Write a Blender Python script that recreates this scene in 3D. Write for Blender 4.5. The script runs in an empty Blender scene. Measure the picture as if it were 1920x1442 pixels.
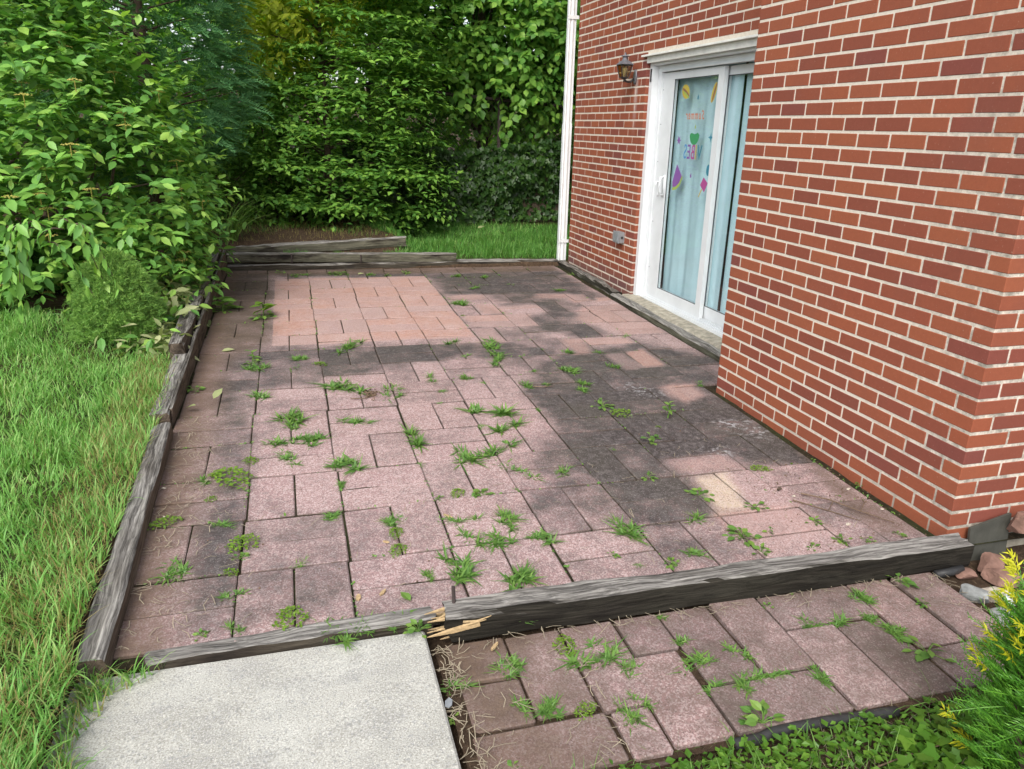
import bpy, math, random
import numpy as np
from mathutils import Vector, Matrix

SC = bpy.context.scene
COL = SC.collection
# ------------------------------------------------------------------ camera
cam_d = bpy.data.cameras.new('camera')
cam = bpy.data.objects.new('camera', cam_d)
COL.objects.link(cam)
CAMP = np.array([0.0, 0.0, 1.4974])
CR = np.array([0.96177262, -0.272774, 0.02424395])
CU = np.array([0.06558658, 0.31539271, 0.94669205])
CF = np.array([0.26587935, 0.90891242, -0.32122639])
cam.matrix_world = Matrix(((CR[0], CU[0], -CF[0], CAMP[0]), (CR[1], CU[1], -CF[1], CAMP[1]),
                           (CR[2], CU[2], -CF[2], CAMP[2]), (0, 0, 0, 1)))
cam_d.sensor_width = 36
cam_d.lens = 26.662
cam_d.clip_start = 0.05
cam_d.clip_end = 400
SC.camera = cam
# ------------------------------------------------------------------ world, sun, exposure
SUN_EL, SUN_AZ = math.radians(46), math.radians(214)
W = bpy.data.worlds.new('World')
SC.world = W
W.use_nodes = True
wn = W.node_tree
wn.nodes.clear()
sky = wn.nodes.new('ShaderNodeTexSky')
sky.sky_type = 'NISHITA'
sky.sun_disc = False
sky.sun_elevation = SUN_EL
sky.sun_rotation = SUN_AZ
sky.air_density = 1.0
sky.dust_density = 2.5
sky.ozone_density = 1.0
hs = wn.nodes.new('ShaderNodeHueSaturation')
hs.inputs['Saturation'].default_value = 0.42
bg = wn.nodes.new('ShaderNodeBackground')
bg.inputs['Strength'].default_value = 0.15
wo = wn.nodes.new('ShaderNodeOutputWorld')
wn.links.new(sky.outputs[0], hs.inputs['Color'])
wn.links.new(hs.outputs[0], bg.inputs['Color'])
wn.links.new(bg.outputs[0], wo.inputs['Surface'])
sun_d = bpy.data.lights.new('sun', 'SUN')
sun_d.energy = 1.4
sun_d.angle = math.radians(38)
sun_d.color = (1.0, 0.95, 0.86)
sun = bpy.data.objects.new('sun', sun_d)
COL.objects.link(sun)
sd = Vector((math.sin(SUN_AZ) * math.cos(SUN_EL), math.cos(SUN_AZ) * math.cos(SUN_EL), math.sin(SUN_EL)))
sun.rotation_euler = sd.to_track_quat('Z', 'Y').to_euler()
sun.location = (-8, -2, 12)
VS = SC.view_settings
VS.view_transform = 'Standard'
VS.look = 'None'
VS.gamma = 1
VS.exposure = 0.93
VS.use_curve_mapping = False
SC.render.engine = 'CYCLES'
SC.cycles.max_bounces = 6
SC.cycles.diffuse_bounces = 3
SC.cycles.transparent_max_bounces = 12

rng = np.random.default_rng(11)
random.seed(5)

# ------------------------------------------------------------------ helpers
ORG = {}

def link(o, parent=None, org=None):
    COL.objects.link(o)
    if parent is not None:
        o.parent = parent
    return o

def tag(o, label=None, cat=None, group=None, kind=None):
    if label: o['label'] = label
    if cat: o['category'] = cat
    if group: o['group'] = group
    if kind: o['kind'] = kind
    return o

def empty(name, loc, label=None, cat=None, group=None, kind=None):
    o = bpy.data.objects.new(name, None)
    o.empty_display_size = 0.1
    o.location = loc
    COL.objects.link(o)
    ORG[o.name] = np.array(loc, float)
    return tag(o, label, cat, group, kind)

def rawmesh(name, V, faces, mats, smooth=False, attr=None):
    """faces: list of int arrays (m,k)"""
    V = np.asarray(V, float)
    me = bpy.data.meshes.new(name)
    faces = [np.atleast_2d(np.asarray(f, np.int64)) for f in faces if len(f)]
    loops = np.concatenate([f.ravel() for f in faces])
    tot = np.concatenate([np.full(len(f), f.shape[1]) for f in faces])
    st = np.concatenate([[0], np.cumsum(tot)[:-1]])
    me.vertices.add(len(V))
    me.vertices.foreach_set('co', V.astype(np.float32).ravel())
    me.loops.add(len(loops))
    me.loops.foreach_set('vertex_index', loops.astype(np.int32))
    me.polygons.add(len(tot))
    me.polygons.foreach_set('loop_start', st.astype(np.int32))
    me.polygons.foreach_set('loop_total', tot.astype(np.int32))
    me.polygons.foreach_set('use_smooth', np.full(len(tot), bool(smooth)))
    for m in (mats if isinstance(mats, (list, tuple)) else [mats]):
        me.materials.append(m)
    if attr is not None:
        for k, a in attr.items():
            at = me.attributes.new(k, 'FLOAT_COLOR', 'POINT')
            at.data.foreach_set('color', np.asarray(a, np.float32).ravel())
    me.update()
    me.validate()
    return me

def build(name, V, faces, mats, parent=None, smooth=False, attr=None, loc=None):
    """V in world coordinates; the object sits at its thing's origin"""
    org = np.zeros(3)
    if parent is not None:
        org = ORG[parent.name]
    elif loc is not None:
        org = np.array(loc, float)
    me = rawmesh(name, np.asarray(V, float) - org, faces, mats, smooth, attr)
    o = bpy.data.objects.new(name, me)
    if parent is None:
        o.location = org
    link(o, parent)
    ORG[o.name] = org
    return o

class MB:
    """collects simple shapes into one mesh"""
    def __init__(s): s.V = []; s.F = {}; s.n = 0
    def add(s, V, F):
        V = np.asarray(V, float); s.V.append(V)
        for f in F:
            f = np.asarray(f)
            if f.ndim == 1: f = f[None]
            s.F.setdefault(f.shape[1], []).append(f + s.n)
        s.n += len(V)
    def box(s, a, b, M=None):
        a = np.array(a, float); b = np.array(b, float)
        V = np.array([[x, y, z] for x in (a[0], b[0]) for y in (a[1], b[1]) for z in (a[2], b[2])])
        if M is not None: V = V @ M[:3, :3].T + M[:3, 3]
        s.add(V, [[[0, 1, 3, 2], [4, 6, 7, 5], [0, 4, 5, 1], [2, 3, 7, 6], [0, 2, 6, 4], [1, 5, 7, 3]]])
    def tube(s, P, r, k=6, cap=True):
        P = np.asarray(P, float); n = len(P)
        r = np.broadcast_to(np.asarray(r, float), (n,))
        T = np.gradient(P, axis=0); T /= np.linalg.norm(T, axis=1)[:, None] + 1e-9
        ref = np.array([0, 0, 1.0]) if abs(T[:, 2]).mean() < .85 else np.array([1.0, 0, 0])
        A = np.cross(T, ref); A /= np.linalg.norm(A, axis=1)[:, None] + 1e-9
        B = np.cross(T, A)
        th = np.arange(k) * 2 * np.pi / k
        V = (P[:, None] + r[:, None, None] * (np.cos(th)[None, :, None] * A[:, None] + np.sin(th)[None, :, None] * B[:, None])).reshape(-1, 3)
        i = np.arange(n - 1)[:, None] * k; j = np.arange(k)[None]; j2 = (j + 1) % k
        F = np.stack([i + j, i + j2, i + k + j2, i + k + j], -1).reshape(-1, 4)
        s.add(V, [F] + ([np.arange(k)[::-1][None], (np.arange(k) + (n - 1) * k)[None]] if cap else []))
    def lathe(s, prof, c, k=12, axis=2):
        prof = np.asarray(prof, float); n = len(prof)
        th = np.arange(k) * 2 * np.pi / k
        V = np.zeros((n, k, 3))
        V[..., 0] = prof[:, None, 0] * np.cos(th); V[..., 1] = prof[:, None, 0] * np.sin(th); V[..., 2] = prof[:, None, 1]
        V = V.reshape(-1, 3)
        if axis == 0: V = V[:, [2, 0, 1]]
        if axis == 1: V = V[:, [0, 2, 1]]
        i = np.arange(n - 1)[:, None] * k; j = np.arange(k)[None]; j2 = (j + 1) % k
        s.add(V + np.array(c), [np.stack([i + j, i + j2, i + k + j2, i + k + j], -1).reshape(-1, 4)])
    def get(s):
        return np.concatenate(s.V), [np.concatenate(f) for f in s.F.values()]
    def build(s, name, mat, parent=None, smooth=False, loc=None):
        V, F = s.get()
        return build(name, V, F, mat, parent, smooth, None, loc)

def norm(a): return a / (np.linalg.norm(a, axis=-1, keepdims=True) + 1e-9)

def proj(P):
    d = np.asarray(P, float) - CAMP
    z = d @ CF
    z = np.where(z < .05, .05, z)
    return 512 + 758.4 * (d @ CR) / z, 384.5 - 758.4 * (d @ CU) / z, z

# ------------------------------------------------------------------ shader helpers
class NT:
    def __init__(s, name):
        s.m = bpy.data.materials.new(name); s.m.use_nodes = True
        s.t = s.m.node_tree; s.t.nodes.clear()
        s.out = s.t.nodes.new('ShaderNodeOutputMaterial')
    def n(s, typ, props=None, **inp):
        nd = s.t.nodes.new('ShaderNode' + typ)
        for k, v in (props or {}).items(): setattr(nd, k, v)
        for k, v in inp.items():
            key = k.replace('_', ' ')
            sock = nd.inputs[int(k[1:])] if (k[0] == 'i' and k[1:].isdigit()) else nd.inputs[key]
            s.put(sock, v)
        return nd
    def put(s, sock, v):
        if isinstance(v, bpy.types.NodeSocket): s.t.links.new(v, sock)
        elif isinstance(v, bpy.types.Node): s.t.links.new(v.outputs[0], sock)
        else:
            if isinstance(v, tuple) and len(v) == 3 and sock.type == 'RGBA': v = v + (1,)
            sock.default_value = v
    def noise(s, vec, scale, detail=4, rough=.6, dist=0.0, out='Fac'):
        return s.n('TexNoise', None, Vector=vec, Scale=scale, Detail=detail, Roughness=rough, Distortion=dist).outputs[out]
    def ramp(s, fac, stops, interp='LINEAR'):
        nd = s.t.nodes.new('ShaderNodeValToRGB'); cr = nd.color_ramp; cr.interpolation = interp
        while len(cr.elements) < len(stops): cr.elements.new(.5)
        for e, (p, c) in zip(cr.elements, stops):
            e.position = p; e.color = (c if isinstance(c, tuple) else (c, c, c)) + (1,)
        s.put(nd.inputs[0], fac); return nd.outputs[0]
    def mix(s, fac, a, b, mode='MIX'):
        nd = s.t.nodes.new('ShaderNodeMix'); nd.data_type = 'RGBA'; nd.blend_type = mode
        s.put(nd.inputs[0], fac); s.put(nd.inputs[6], a); s.put(nd.inputs[7], b)
        return nd.outputs[2]
    def math(s, op, a, b=0.0, clamp=False):
        nd = s.t.nodes.new('ShaderNodeMath'); nd.operation = op; nd.use_clamp = clamp
        s.put(nd.inputs[0], a); s.put(nd.inputs[1], b); return nd.outputs[0]
    def mr(s, v, a, b, c=0.0, d=1.0):
        nd = s.t.nodes.new('ShaderNodeMapRange'); nd.clamp = True
        for i, x in enumerate((v, a, b, c, d)): s.put(nd.inputs[i], x)
        return nd.outputs[0]
    def vmul(s, v, xyz):
        nd = s.t.nodes.new('ShaderNodeVectorMath'); nd.operation = 'MULTIPLY'
        s.put(nd.inputs[0], v); nd.inputs[1].default_value = xyz; return nd.outputs[0]
    def bump(s, h, strength=.3, dist=.01):
        return s.n('Bump', None, Height=h, Strength=strength, Distance=dist).outputs[0]
    def geo(s): return s.t.nodes.new('ShaderNodeNewGeometry')
    def tc(s): return s.t.nodes.new('ShaderNodeTexCoord')
    def oi(s): return s.t.nodes.new('ShaderNodeObjectInfo')
    def principled(s, col, rough=.8, normal=None, spec=.3, **kw):
        p = s.t.nodes.new('ShaderNodeBsdfPrincipled')
        s.put(p.inputs['Base Color'], col); s.put(p.inputs['Roughness'], rough)
        s.put(p.inputs['Specular IOR Level'], spec)
        if normal is not None: s.put(p.inputs['Normal'], normal)
        for k, v in kw.items(): s.put(p.inputs[k.replace('_', ' ')], v)
        return p
    def done(s, shader):
        s.t.links.new(shader.outputs[0] if isinstance(shader, bpy.types.Node) else shader, s.out.inputs[0]); return s.m

def rnd_of(t):
    """random per object and per loose piece"""
    a = t.oi().outputs['Random']; b = t.geo().outputs['Random Per Island']
    return t.math('FRACT', t.math('ADD', a, b))

def leaf_mat(name, cols, trans=.35, rough=.42, spec=.35, warm=(1.18, 1.12, .85)):
    t = NT(name)
    r = rnd_of(t)
    c = t.ramp(r, [(i / (len(cols) - 1), k) for i, k in enumerate(cols)])
    g = t.geo().outputs['Position']
    c = t.mix(t.mr(t.noise(g, 2.2, 2), .35, .7, 0, .35), c, cols[0])
    c = t.mix(1.0, c, warm, 'MULTIPLY')
    p = t.principled(c, rough, None, spec)
    tr = t.n('BsdfTranslucent', None, Color=t.mix(1.0, c, (1.0, 1.05, .45), 'MULTIPLY'))
    ms = t.n('MixShader', None, i0=trans, i1=p.outputs[0], i2=tr.outputs[0])
    return t.done(ms)

def plain(name, col, rough=.6, spec=.3, var=.12, scale=14, bump=.15, metal=0.0):
    t = NT(name)
    p = t.tc().outputs['Object']
    nz = t.noise(p, scale, 5)
    c = t.mix(t.mr(nz, .3, .75), tuple(x * (1 - var) for x in col), tuple(min(1, x * (1 + var)) for x in col))
    return t.done(t.principled(c, rough, t.bump(t.noise(p, scale * 6, 4), bump, .003), spec, Metallic=metal))

# ------------------------------------------------------------------ materials
def mat_paver(name, path=False):
    t = NT(name)
    pos = t.geo().outputs['Position']
    at = t.n('Attribute', {'attribute_name': 'wear'})
    sp = t.n('SeparateColor', None, Color=at.outputs['Color'])
    D, S, B = sp.outputs[0], sp.outputs[1], sp.outputs[2]
    Cc = at.outputs['Alpha']
    rnd = t.oi().outputs['Random']
    n1 = t.noise(pos, 5.5, 7, .66)
    n2 = t.noise(pos, 32, 6, .7)
    n3 = t.noise(pos, 190, 3, .7)
    # aggregate flecks
    fle = t.n('TexVoronoi', {'feature': 'F1'}, Vector=pos, Scale=185.0)
    fw = t.ramp(t.math('FRACT', t.math('MULTIPLY', fle.outputs['Color'], 1.0)), [(0, 0.0), (.55, 0.0), (.62, 1.0), (1, 1.0)])
    grain = t.n('TexWhiteNoise', None, Vector=t.n('VectorMath', {'operation': 'SNAP'}, i0=pos, i1=(.0035, .0035, .0035)).outputs[0]).outputs[0]
    base = t.ramp(rnd, [(0, (.325, .208, .198)), (.5, (.36, .240, .232)), (1, (.335, .213, .21))])
    base = t.mix(t.mr(n2, .35, .7, 0, .5), base, (.29, .20, .195))
    salmon = t.ramp(n2, [(.25, (.36, .18, .14)), (.5, (.45, .26, .21)), (.75, (.54, .38, .33))])
    salmon = t.mix(t.mr(t.math('FRACT', t.math('MULTIPLY', rnd, 9.7)), .3, 1, 0, .75), salmon, (.40, .285, .27))
    cream = t.ramp(n2, [(.3, (.47, .35, .26)), (.7, (.56, .47, .35))])
    # clean rectangle left where something stood
    if not path:
        xyz = t.n('SeparateXYZ', None, Vector=pos)
        wob = t.mr(n2, 0, 1, -.016, .016)
        x = t.math('ADD', xyz.outputs[0], wob); y = t.math('ADD', xyz.outputs[1], wob)
        bx = t.math('MULTIPLY', t.mr(x, -.185, -.178), t.mr(x, 1.25, 1.243))
        by = t.math('MULTIPLY', t.mr(y, 5.25, 5.26), t.mr(y, 7.49, 7.475))
        rect = t.math('MULTIPLY', bx, by)
    else:
        rect = 0.0
    # dirt mask: attribute field broken up by noise
    nsum = t.math('ADD', t.math('ADD', t.math('MULTIPLY', n1, .55), t.math('MULTIPLY', n2, .40)), t.math('MULTIPLY', n3, .15))
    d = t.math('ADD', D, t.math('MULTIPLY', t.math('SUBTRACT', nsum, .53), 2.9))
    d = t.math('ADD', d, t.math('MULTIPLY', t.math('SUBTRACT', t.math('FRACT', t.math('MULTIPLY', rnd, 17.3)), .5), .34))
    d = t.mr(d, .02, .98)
    if not path:
        d = t.math('MULTIPLY', d, t.math('SUBTRACT', 1.0, t.math('MULTIPLY', S, .92)))
        d = t.math('MULTIPLY', d, t.math('SUBTRACT', 1.0, t.math('MULTIPLY', rect, .82)))
        d = t.math('MULTIPLY', d, t.math('SUBTRACT', 1.0, Cc), True)
    Sx = t.math('MAXIMUM', S, t.math('MULTIPLY', rect, t.mr(n1, .35, .6, .45, 1.0)))
    c = t.mix(Sx, base, salmon)
    c = t.mix(t.math('MULTIPLY', rect, t.mr(t.noise(pos, 3.1, 5), .5, .72, 0, .55)), c, (.50, .36, .33))
    c = t.mix(Cc, c, cream)
    flm = t.math('MULTIPLY', fw, t.math('SUBTRACT', .45, t.math('MULTIPLY', Sx, .36)))
    c = t.mix(flm, c, (.66, .54, .52))
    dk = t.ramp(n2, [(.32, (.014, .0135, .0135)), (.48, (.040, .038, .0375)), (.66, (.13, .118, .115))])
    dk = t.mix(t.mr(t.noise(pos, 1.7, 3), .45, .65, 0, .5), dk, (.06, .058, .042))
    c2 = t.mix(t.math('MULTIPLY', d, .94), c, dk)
    c2 = t.mix(t.math('MULTIPLY', t.mr(grain, .93, .95), t.mr(d, 0, 1, .3, .2)), c2, (.6, .56, .54))
    c2 = t.mix(t.math('MULTIPLY', t.mr(grain, .10, .06), .6), c2, (.08, .06, .06))
    br = t.mr(t.math('ADD', B, t.math('MULTIPLY', t.math('SUBTRACT', nsum, .55), 1.0)), .1, .8)
    c2 = t.mix(t.math('MULTIPLY', br, .9), c2, t.ramp(n2, [(.3, (.075, .05, .033)), (.7, (.17, .115, .08))]))
    # pale mineral bloom
    if not path:
        for (bx_, by_, br_) in ((1.93, 4.03, .10), (2.0, 3.93, .13), (1.965, 3.07, .11), (2.29, 3.30, .16), (2.2, 3.36, .08)):
            ds = t.n('VectorMath', {'operation': 'DISTANCE'}, i0=pos, i1=(bx_, by_, 0.0)).outputs['Value']
            ds = t.math('ADD', ds, t.math('MULTIPLY', t.math('SUBTRACT', n1, .5), .25))
            c2 = t.mix(t.math('MULTIPLY', t.mr(ds, br_, br_ * .2), t.mr(n2, .52, .66, 0, .75)), c2, (.50, .50, .52))
    h = t.math('ADD', t.math('MULTIPLY', n3, .6), t.math('MULTIPLY', grain, .4))
    return t.done(t.principled(c2, t.mr(n2, .3, .7, .78, .95), t.bump(h, .5, .004), .25))

def mat_brick():
    t = NT('red_brick')
    pos = t.geo().outputs['Position']
    r = rnd_of(t)
    c = t.ramp(r, [(0, (.21, .062, .042)), (.15, (.25, .072, .042)), (.5, (.285, .084, .045)), (.8, (.31, .095, .047)), (.9, (.29, .08, .042)), (.95, (.23, .066, .046)), (1, (.20, .06, .047))])
    n2 = t.noise(pos, 60, 6, .7)
    c = t.mix(t.mr(n2, .3, .75, 0, .4), c, t.mix(1.0, c, (.68, .65, .65), 'MULTIPLY'))
    c = t.mix(t.mr(t.noise(pos, 2.4, 5, .65), .5, .75, 0, .3), c, (.17, .07, .055))
    c = t.mix(t.mr(t.noise(pos, 95, 3, .8), .64, .72, 0, .5), c, (.40, .27, .21))
    c = t.mix(t.mr(t.noise(pos, 420, 2), .62, .75, 0, .35), c, (.10, .045, .04))
    # dusty grime close to the ground on the set back wall, lime streak under the lantern
    xyz = t.n('SeparateXYZ', None, Vector=pos)
    far = t.math('MULTIPLY', t.mr(xyz.outputs[0], 2.8, 2.85), t.mr(t.math('ADD', xyz.outputs[2], t.math('MULTIPLY', n2, .14)), .34, .18))
    c = t.mix(t.math('MULTIPLY', far, .6), c, (.13, .085, .085))
    st = t.math('MULTIPLY', t.mr(t.math('ABSOLUTE', t.math('SUBTRACT', t.math('ADD', xyz.outputs[1], t.math('MULTIPLY', n2, .03)), 6.49)), .045, .012), t.math('MULTIPLY', t.mr(xyz.outputs[0], 2.8, 2.85), t.math('MULTIPLY', t.mr(xyz.outputs[2], 1.45, 1.8), t.mr(xyz.outputs[2], 1.95, 1.9))))
    c = t.mix(t.math('MULTIPLY', st, .5), c, (.55, .48, .46))
    return t.done(t.principled(c, .78, t.bump(t.math('ADD', n2, t.noise(pos, 300, 3)), .35, .003), .25))

def mat_mortar():
    t = NT('mortar')
    pos = t.geo().outputs['Position']
    n = t.noise(pos, 45, 6, .7)
    c = t.ramp(n, [(.25, (.52, .45, .38)), (.5, (.64, .575, .49)), (.8, (.70, .645, .565))])
    xyz = t.n('SeparateXYZ', None, Vector=pos)
    # lichen grime towards the outer corner
    k = t.math('MULTIPLY', t.mr(xyz.outputs[1], 2.75, 2.15), t.mr(t.noise(pos, 24, 6, .75), .42, .62))
    c = t.mix(t.math('MULTIPLY', k, .75), c, (.17, .155, .13))
    k2 = t.mr(t.math('ADD', xyz.outputs[2], t.math('MULTIPLY', n, .2)), .22, .06)
    c = t.mix(t.math('MULTIPLY', k2, .55), c, (.24, .2, .16))
    return t.done(t.principled(c, .92, t.bump(t.noise(pos, 160, 5), .5, .004), .15))

def mat_wood(name):
    """weathered landscape timber; grain along local x; object colour = (paleness, green, brown)"""
    t = NT(name)
    p = t.tc().outputs['Object']
    oi = t.oi()
    sc = t.n('SeparateColor', None, Color=oi.outputs['Color'])
    ofs = t.n('VectorMath', {'operation': 'ADD'}, i0=p, i1=t.n('CombineXYZ', None, X=t.math('MULTIPLY', oi.outputs['Random'], 37.0), Y=t.math('MULTIPLY', oi.outputs['Random'], 11.0)).outputs[0]).outputs[0]
    kn = t.n('TexVoronoi', {'feature': 'F1'}, Vector=t.vmul(ofs, (2.3, 9, 9)), Scale=1.0)
    warp = t.n('VectorMath', {'operation': 'ADD'}, i0=t.vmul(ofs, (1.3, 52, 52)), i1=t.vmul(t.noise(t.vmul(ofs, (1, 2.5, 2.5)), 3.0, 2, .5, 0, 'Color'), (.4, 3.2, 3.2))).outputs[0]
    g = t.noise(warp, 1.6, 6, .72)
    g2 = t.noise(t.vmul(ofs, (5, 160, 160)), 1.0, 4, .7)
    big = t.noise(t.vmul(ofs, (2.2, 7, 7)), 1.0, 4)
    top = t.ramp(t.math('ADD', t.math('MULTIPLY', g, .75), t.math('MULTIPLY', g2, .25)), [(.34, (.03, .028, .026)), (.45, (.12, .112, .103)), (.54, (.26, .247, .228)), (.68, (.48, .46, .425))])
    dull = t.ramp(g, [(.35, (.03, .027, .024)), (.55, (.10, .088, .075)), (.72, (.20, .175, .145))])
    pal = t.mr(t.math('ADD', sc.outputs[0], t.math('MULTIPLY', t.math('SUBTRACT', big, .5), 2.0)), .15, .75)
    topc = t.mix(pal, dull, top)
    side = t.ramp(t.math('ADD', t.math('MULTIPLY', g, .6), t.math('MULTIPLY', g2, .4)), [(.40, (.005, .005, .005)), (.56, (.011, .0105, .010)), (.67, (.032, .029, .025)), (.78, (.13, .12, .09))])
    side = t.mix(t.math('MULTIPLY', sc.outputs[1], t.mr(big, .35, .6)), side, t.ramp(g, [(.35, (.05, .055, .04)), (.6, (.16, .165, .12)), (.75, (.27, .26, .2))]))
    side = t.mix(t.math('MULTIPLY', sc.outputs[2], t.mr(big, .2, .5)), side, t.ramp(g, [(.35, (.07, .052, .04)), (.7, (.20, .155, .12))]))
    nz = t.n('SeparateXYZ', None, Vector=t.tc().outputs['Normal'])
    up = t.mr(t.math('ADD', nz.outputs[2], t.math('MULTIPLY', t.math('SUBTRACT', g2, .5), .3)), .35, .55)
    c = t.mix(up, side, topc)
    knm = t.mr(kn.outputs['Distance'], .16, .07)
    c = t.mix(t.math('MULTIPLY', knm, .75), c, (.03, .026, .024))
    h = t.math('ADD', g, t.math('MULTIPLY', g2, .5))
    return t.done(t.principled(c, .92, t.bump(h, .9, .006), .06))

def mat_concrete():
    t = NT('broom_concrete')
    pos = t.geo().outputs['Position']
    n = t.noise(pos, 4, 6, .65)
    c = t.ramp(n, [(.3, (.35, .345, .315)), (.5, (.425, .42, .385)), (.7, (.48, .48, .445))])
    c = t.mix(t.mr(t.noise(t.vmul(pos, (1.6, 3.2, 1)), 2.6, 7, .72), .48, .68, 0, .65), c, (.27, .27, .265))
    v = t.n('TexVoronoi', {'feature': 'F1'}, Vector=pos, Scale=150.0)
    hsh = t.math('FRACT', t.math('MULTIPLY', t.n('SeparateColor', None, Color=v.outputs['Color']).outputs[0], 7.3))
    c = t.mix(t.math('MULTIPLY', t.mr(hsh, .9, .93), .45), c, (.20, .21, .23))
    g = t.noise(pos, 210, 4, .75)
    c = t.mix(t.mr(g, .50, .64, 0, .8), c, (.23, .215, .18))
    c = t.mix(t.mr(g, .47, .34, 0, .75), c, (.72, .70, .63))
    return t.done(t.principled(c, .9, t.bump(t.math('ADD', g, t.noise(pos, 60, 3)), .35, .004), .2))

def mat_soil(name, a, b, cc, green=0.0):
    t = NT(name)
    pos = t.geo().outputs['Position']
    n = t.noise(pos, 26, 8, .75)
    c = t.ramp(n, [(.25, a), (.5, b), (.75, cc)])
    st = t.noise(t.vmul(pos, (160, 40, 40)), 1, 3)
    c = t.mix(t.mr(st, .6, .72, 0, .55), c, (.30, .22, .13))
    if green: c = t.mix(t.mr(t.noise(pos, 3, 4), .4, .65, 0, green), c, (.04, .07, .018))
    return t.done(t.principled(c, .96, t.bump(t.noise(pos, 90, 6, .75), .9, .02), .12))

M = {}
M['paver'] = mat_paver('pink_concrete_paver')
M['path'] = mat_paver('path_paver', True)
M['brick'] = mat_brick()
M['mortar'] = mat_mortar()
M['wood'] = mat_wood('weathered_timber')
M['concrete'] = mat_concrete()
M['soil'] = mat_soil('soil', (.03, .02, .013), (.075, .05, .033), (.15, .10, .066))
M['joint'] = mat_soil('joint_dirt', (.018, .014, .009), (.038, .03, .018), (.075, .06, .036), .35)
M['thatch'] = mat_soil('thatch', (.03, .04, .012), (.06, .075, .022), (.12, .12, .045), .8)
M['white'] = plain('white_vinyl', (.69, .72, .74), .38, .45, .08, 5, .05)
M['white_old'] = plain('old_white_paint', (.72, .72, .68), .55, .3, .16, 9, .2)
M['alu'] = plain('downspout_paint', (.74, .77, .78), .45, .4, .10, 6, .06)
M['gasket'] = plain('gasket', (.10, .11, .12), .5)
M['black'] = plain('black_metal', (.035, .033, .035), .45, .4, .3, 40, .25)
M['pewter'] = plain('aged_metal', (.20, .205, .23), .5, .5, .35, 40, .3, .5)
M['greymetal'] = plain('grey_cast_metal', (.30, .32, .34), .5, .5, .15, 40, .2, .3)
M['rust'] = plain('rusty_steel', (.06, .045, .042), .85, .3, .4, 90, .5)
M['curtain'] = plain('light_blue_curtain', (.49, .67, .73), .9, .1, .06, 7, .15)
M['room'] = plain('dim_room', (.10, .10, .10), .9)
M['sill'] = plain('weathered_sill', (.34, .31, .25), .85, .2, .4, 22, .5)
M['rock_r'] = plain('reddish_fieldstone', (.23, .135, .105), .9, .2, .4, 16, .9)
M['rock_g'] = plain('grey_fieldstone', (.26, .27, .26), .9, .2, .45, 16, .9)
M['rock_w'] = plain('pale_fieldstone', (.50, .44, .36), .9, .2, .4, 22, .9)
M['slate'] = plain('slate', (.062, .062, .052), .7, .3, .3, 12, .4)
M['plastic'] = plain('black_edging', (.035, .035, .036), .5, .35, .3, 20, .2)
M['shell'] = plain('bleached_shell', (.62, .66, .66), .6, .3, .2, 40, .3)
M['rawwood'] = plain('raw_split_wood', (.46, .33, .18), .8, .2, .35, 60, .7)
M['twig'] = plain('dead_twig', (.16, .11, .075), .9, .2, .4, 40, .4)
M['straw'] = plain('dry_straw', (.33, .28, .20), .9, .2, .35, 8, .2)
M['bark'] = plain('bark', (.10, .075, .055), .92, .15, .4, 30, .9)
M['roof'] = plain('roof_shingle', (.06, .055, .05), .9, .2, .3, 12, .6)
M['bulb'] = plain('frosted_bulb', (.75, .75, .68), .4)
def glassy(name, tint, rough=.02, refl=1.0):
    t = NT(name)
    fr = t.n('Fresnel', None, IOR=t.math('SUBTRACT', 1.45, t.math('MULTIPLY', t.geo().outputs['Backfacing'], .7603)))
    tr = t.n('BsdfTransparent', None, Color=tint)
    gl = t.n('BsdfGlossy', None, Color=(1, 1, 1), Roughness=rough)
    return t.done(t.n('MixShader', None, i0=t.math('MULTIPLY', fr.outputs[0], refl, True), i1=tr.outputs[0], i2=gl.outputs[0]))
M['glass'] = glassy('door_glass', (.95, .97, .97), .01, .8)
M['smoke'] = glassy('smoky_lantern_glass', (.80, .74, .58), .06)
for k, c in dict(c_orange=(.55, .16, .05), c_green=(.02, .25, .07), c_teal=(.0, .17, .26), c_blue=(.05, .22, .5), c_purple=(.20, .05, .30), c_yellow=(.50, .38, .02), c_magenta=(.38, .03, .22), c_brown=(.22, .08, .03), c_lime=(.30, .42, .05), c_red=(.5, .05, .05)).items():
    M[k] = plain(k.replace('c_', 'sticker_'), tuple(.92 * a + .08 * b for a, b in zip(c, (.45, .6, .65))), .4, .4, .05, 30, .02)
M['dogwood'] = leaf_mat('dogwood_leaf', [(.099, .265, .063), (.154, .392, .084), (.239, .518, .099), (.392, .672, .141)], .32, .40, .4, warm=(1.08, .98, .95))
M['young'] = leaf_mat('young_leaf', [(.11, .22, .03), (.16, .28, .05)], .4)
M['beech'] = leaf_mat('layered_tree_leaf', [(.058, .163, .042), (.105, .262, .058), (.170, .367, .078), (.262, .473, .105)], .34, .42)
M['mulberry'] = leaf_mat('broad_tree_leaf', [(.067, .193, .045), (.123, .305, .063), (.203, .406, .090), (.292, .518, .113)], .36, .42)
M['ivy'] = leaf_mat('ivy_leaf', [(.017, .051, .015), (.032, .084, .020), (.051, .116, .026)], .2, .4, .4)
M['ivy2'] = leaf_mat('ground_ivy_leaf', [(.05, .14, .02), (.085, .20, .03), (.13, .26, .04)], .32, .38, .4)
M['cypress'] = leaf_mat('cypress_spray', [(.065, .196, .100), (.107, .284, .143), (.179, .391, .196)], .2, .6, .2)
M['spruce'] = leaf_mat('dwarf_spruce_needle', [(.116, .293, .086), (.176, .390, .109), (.293, .545, .155)], .2, .6, .2, warm=(1.15, .98, .75))
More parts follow.
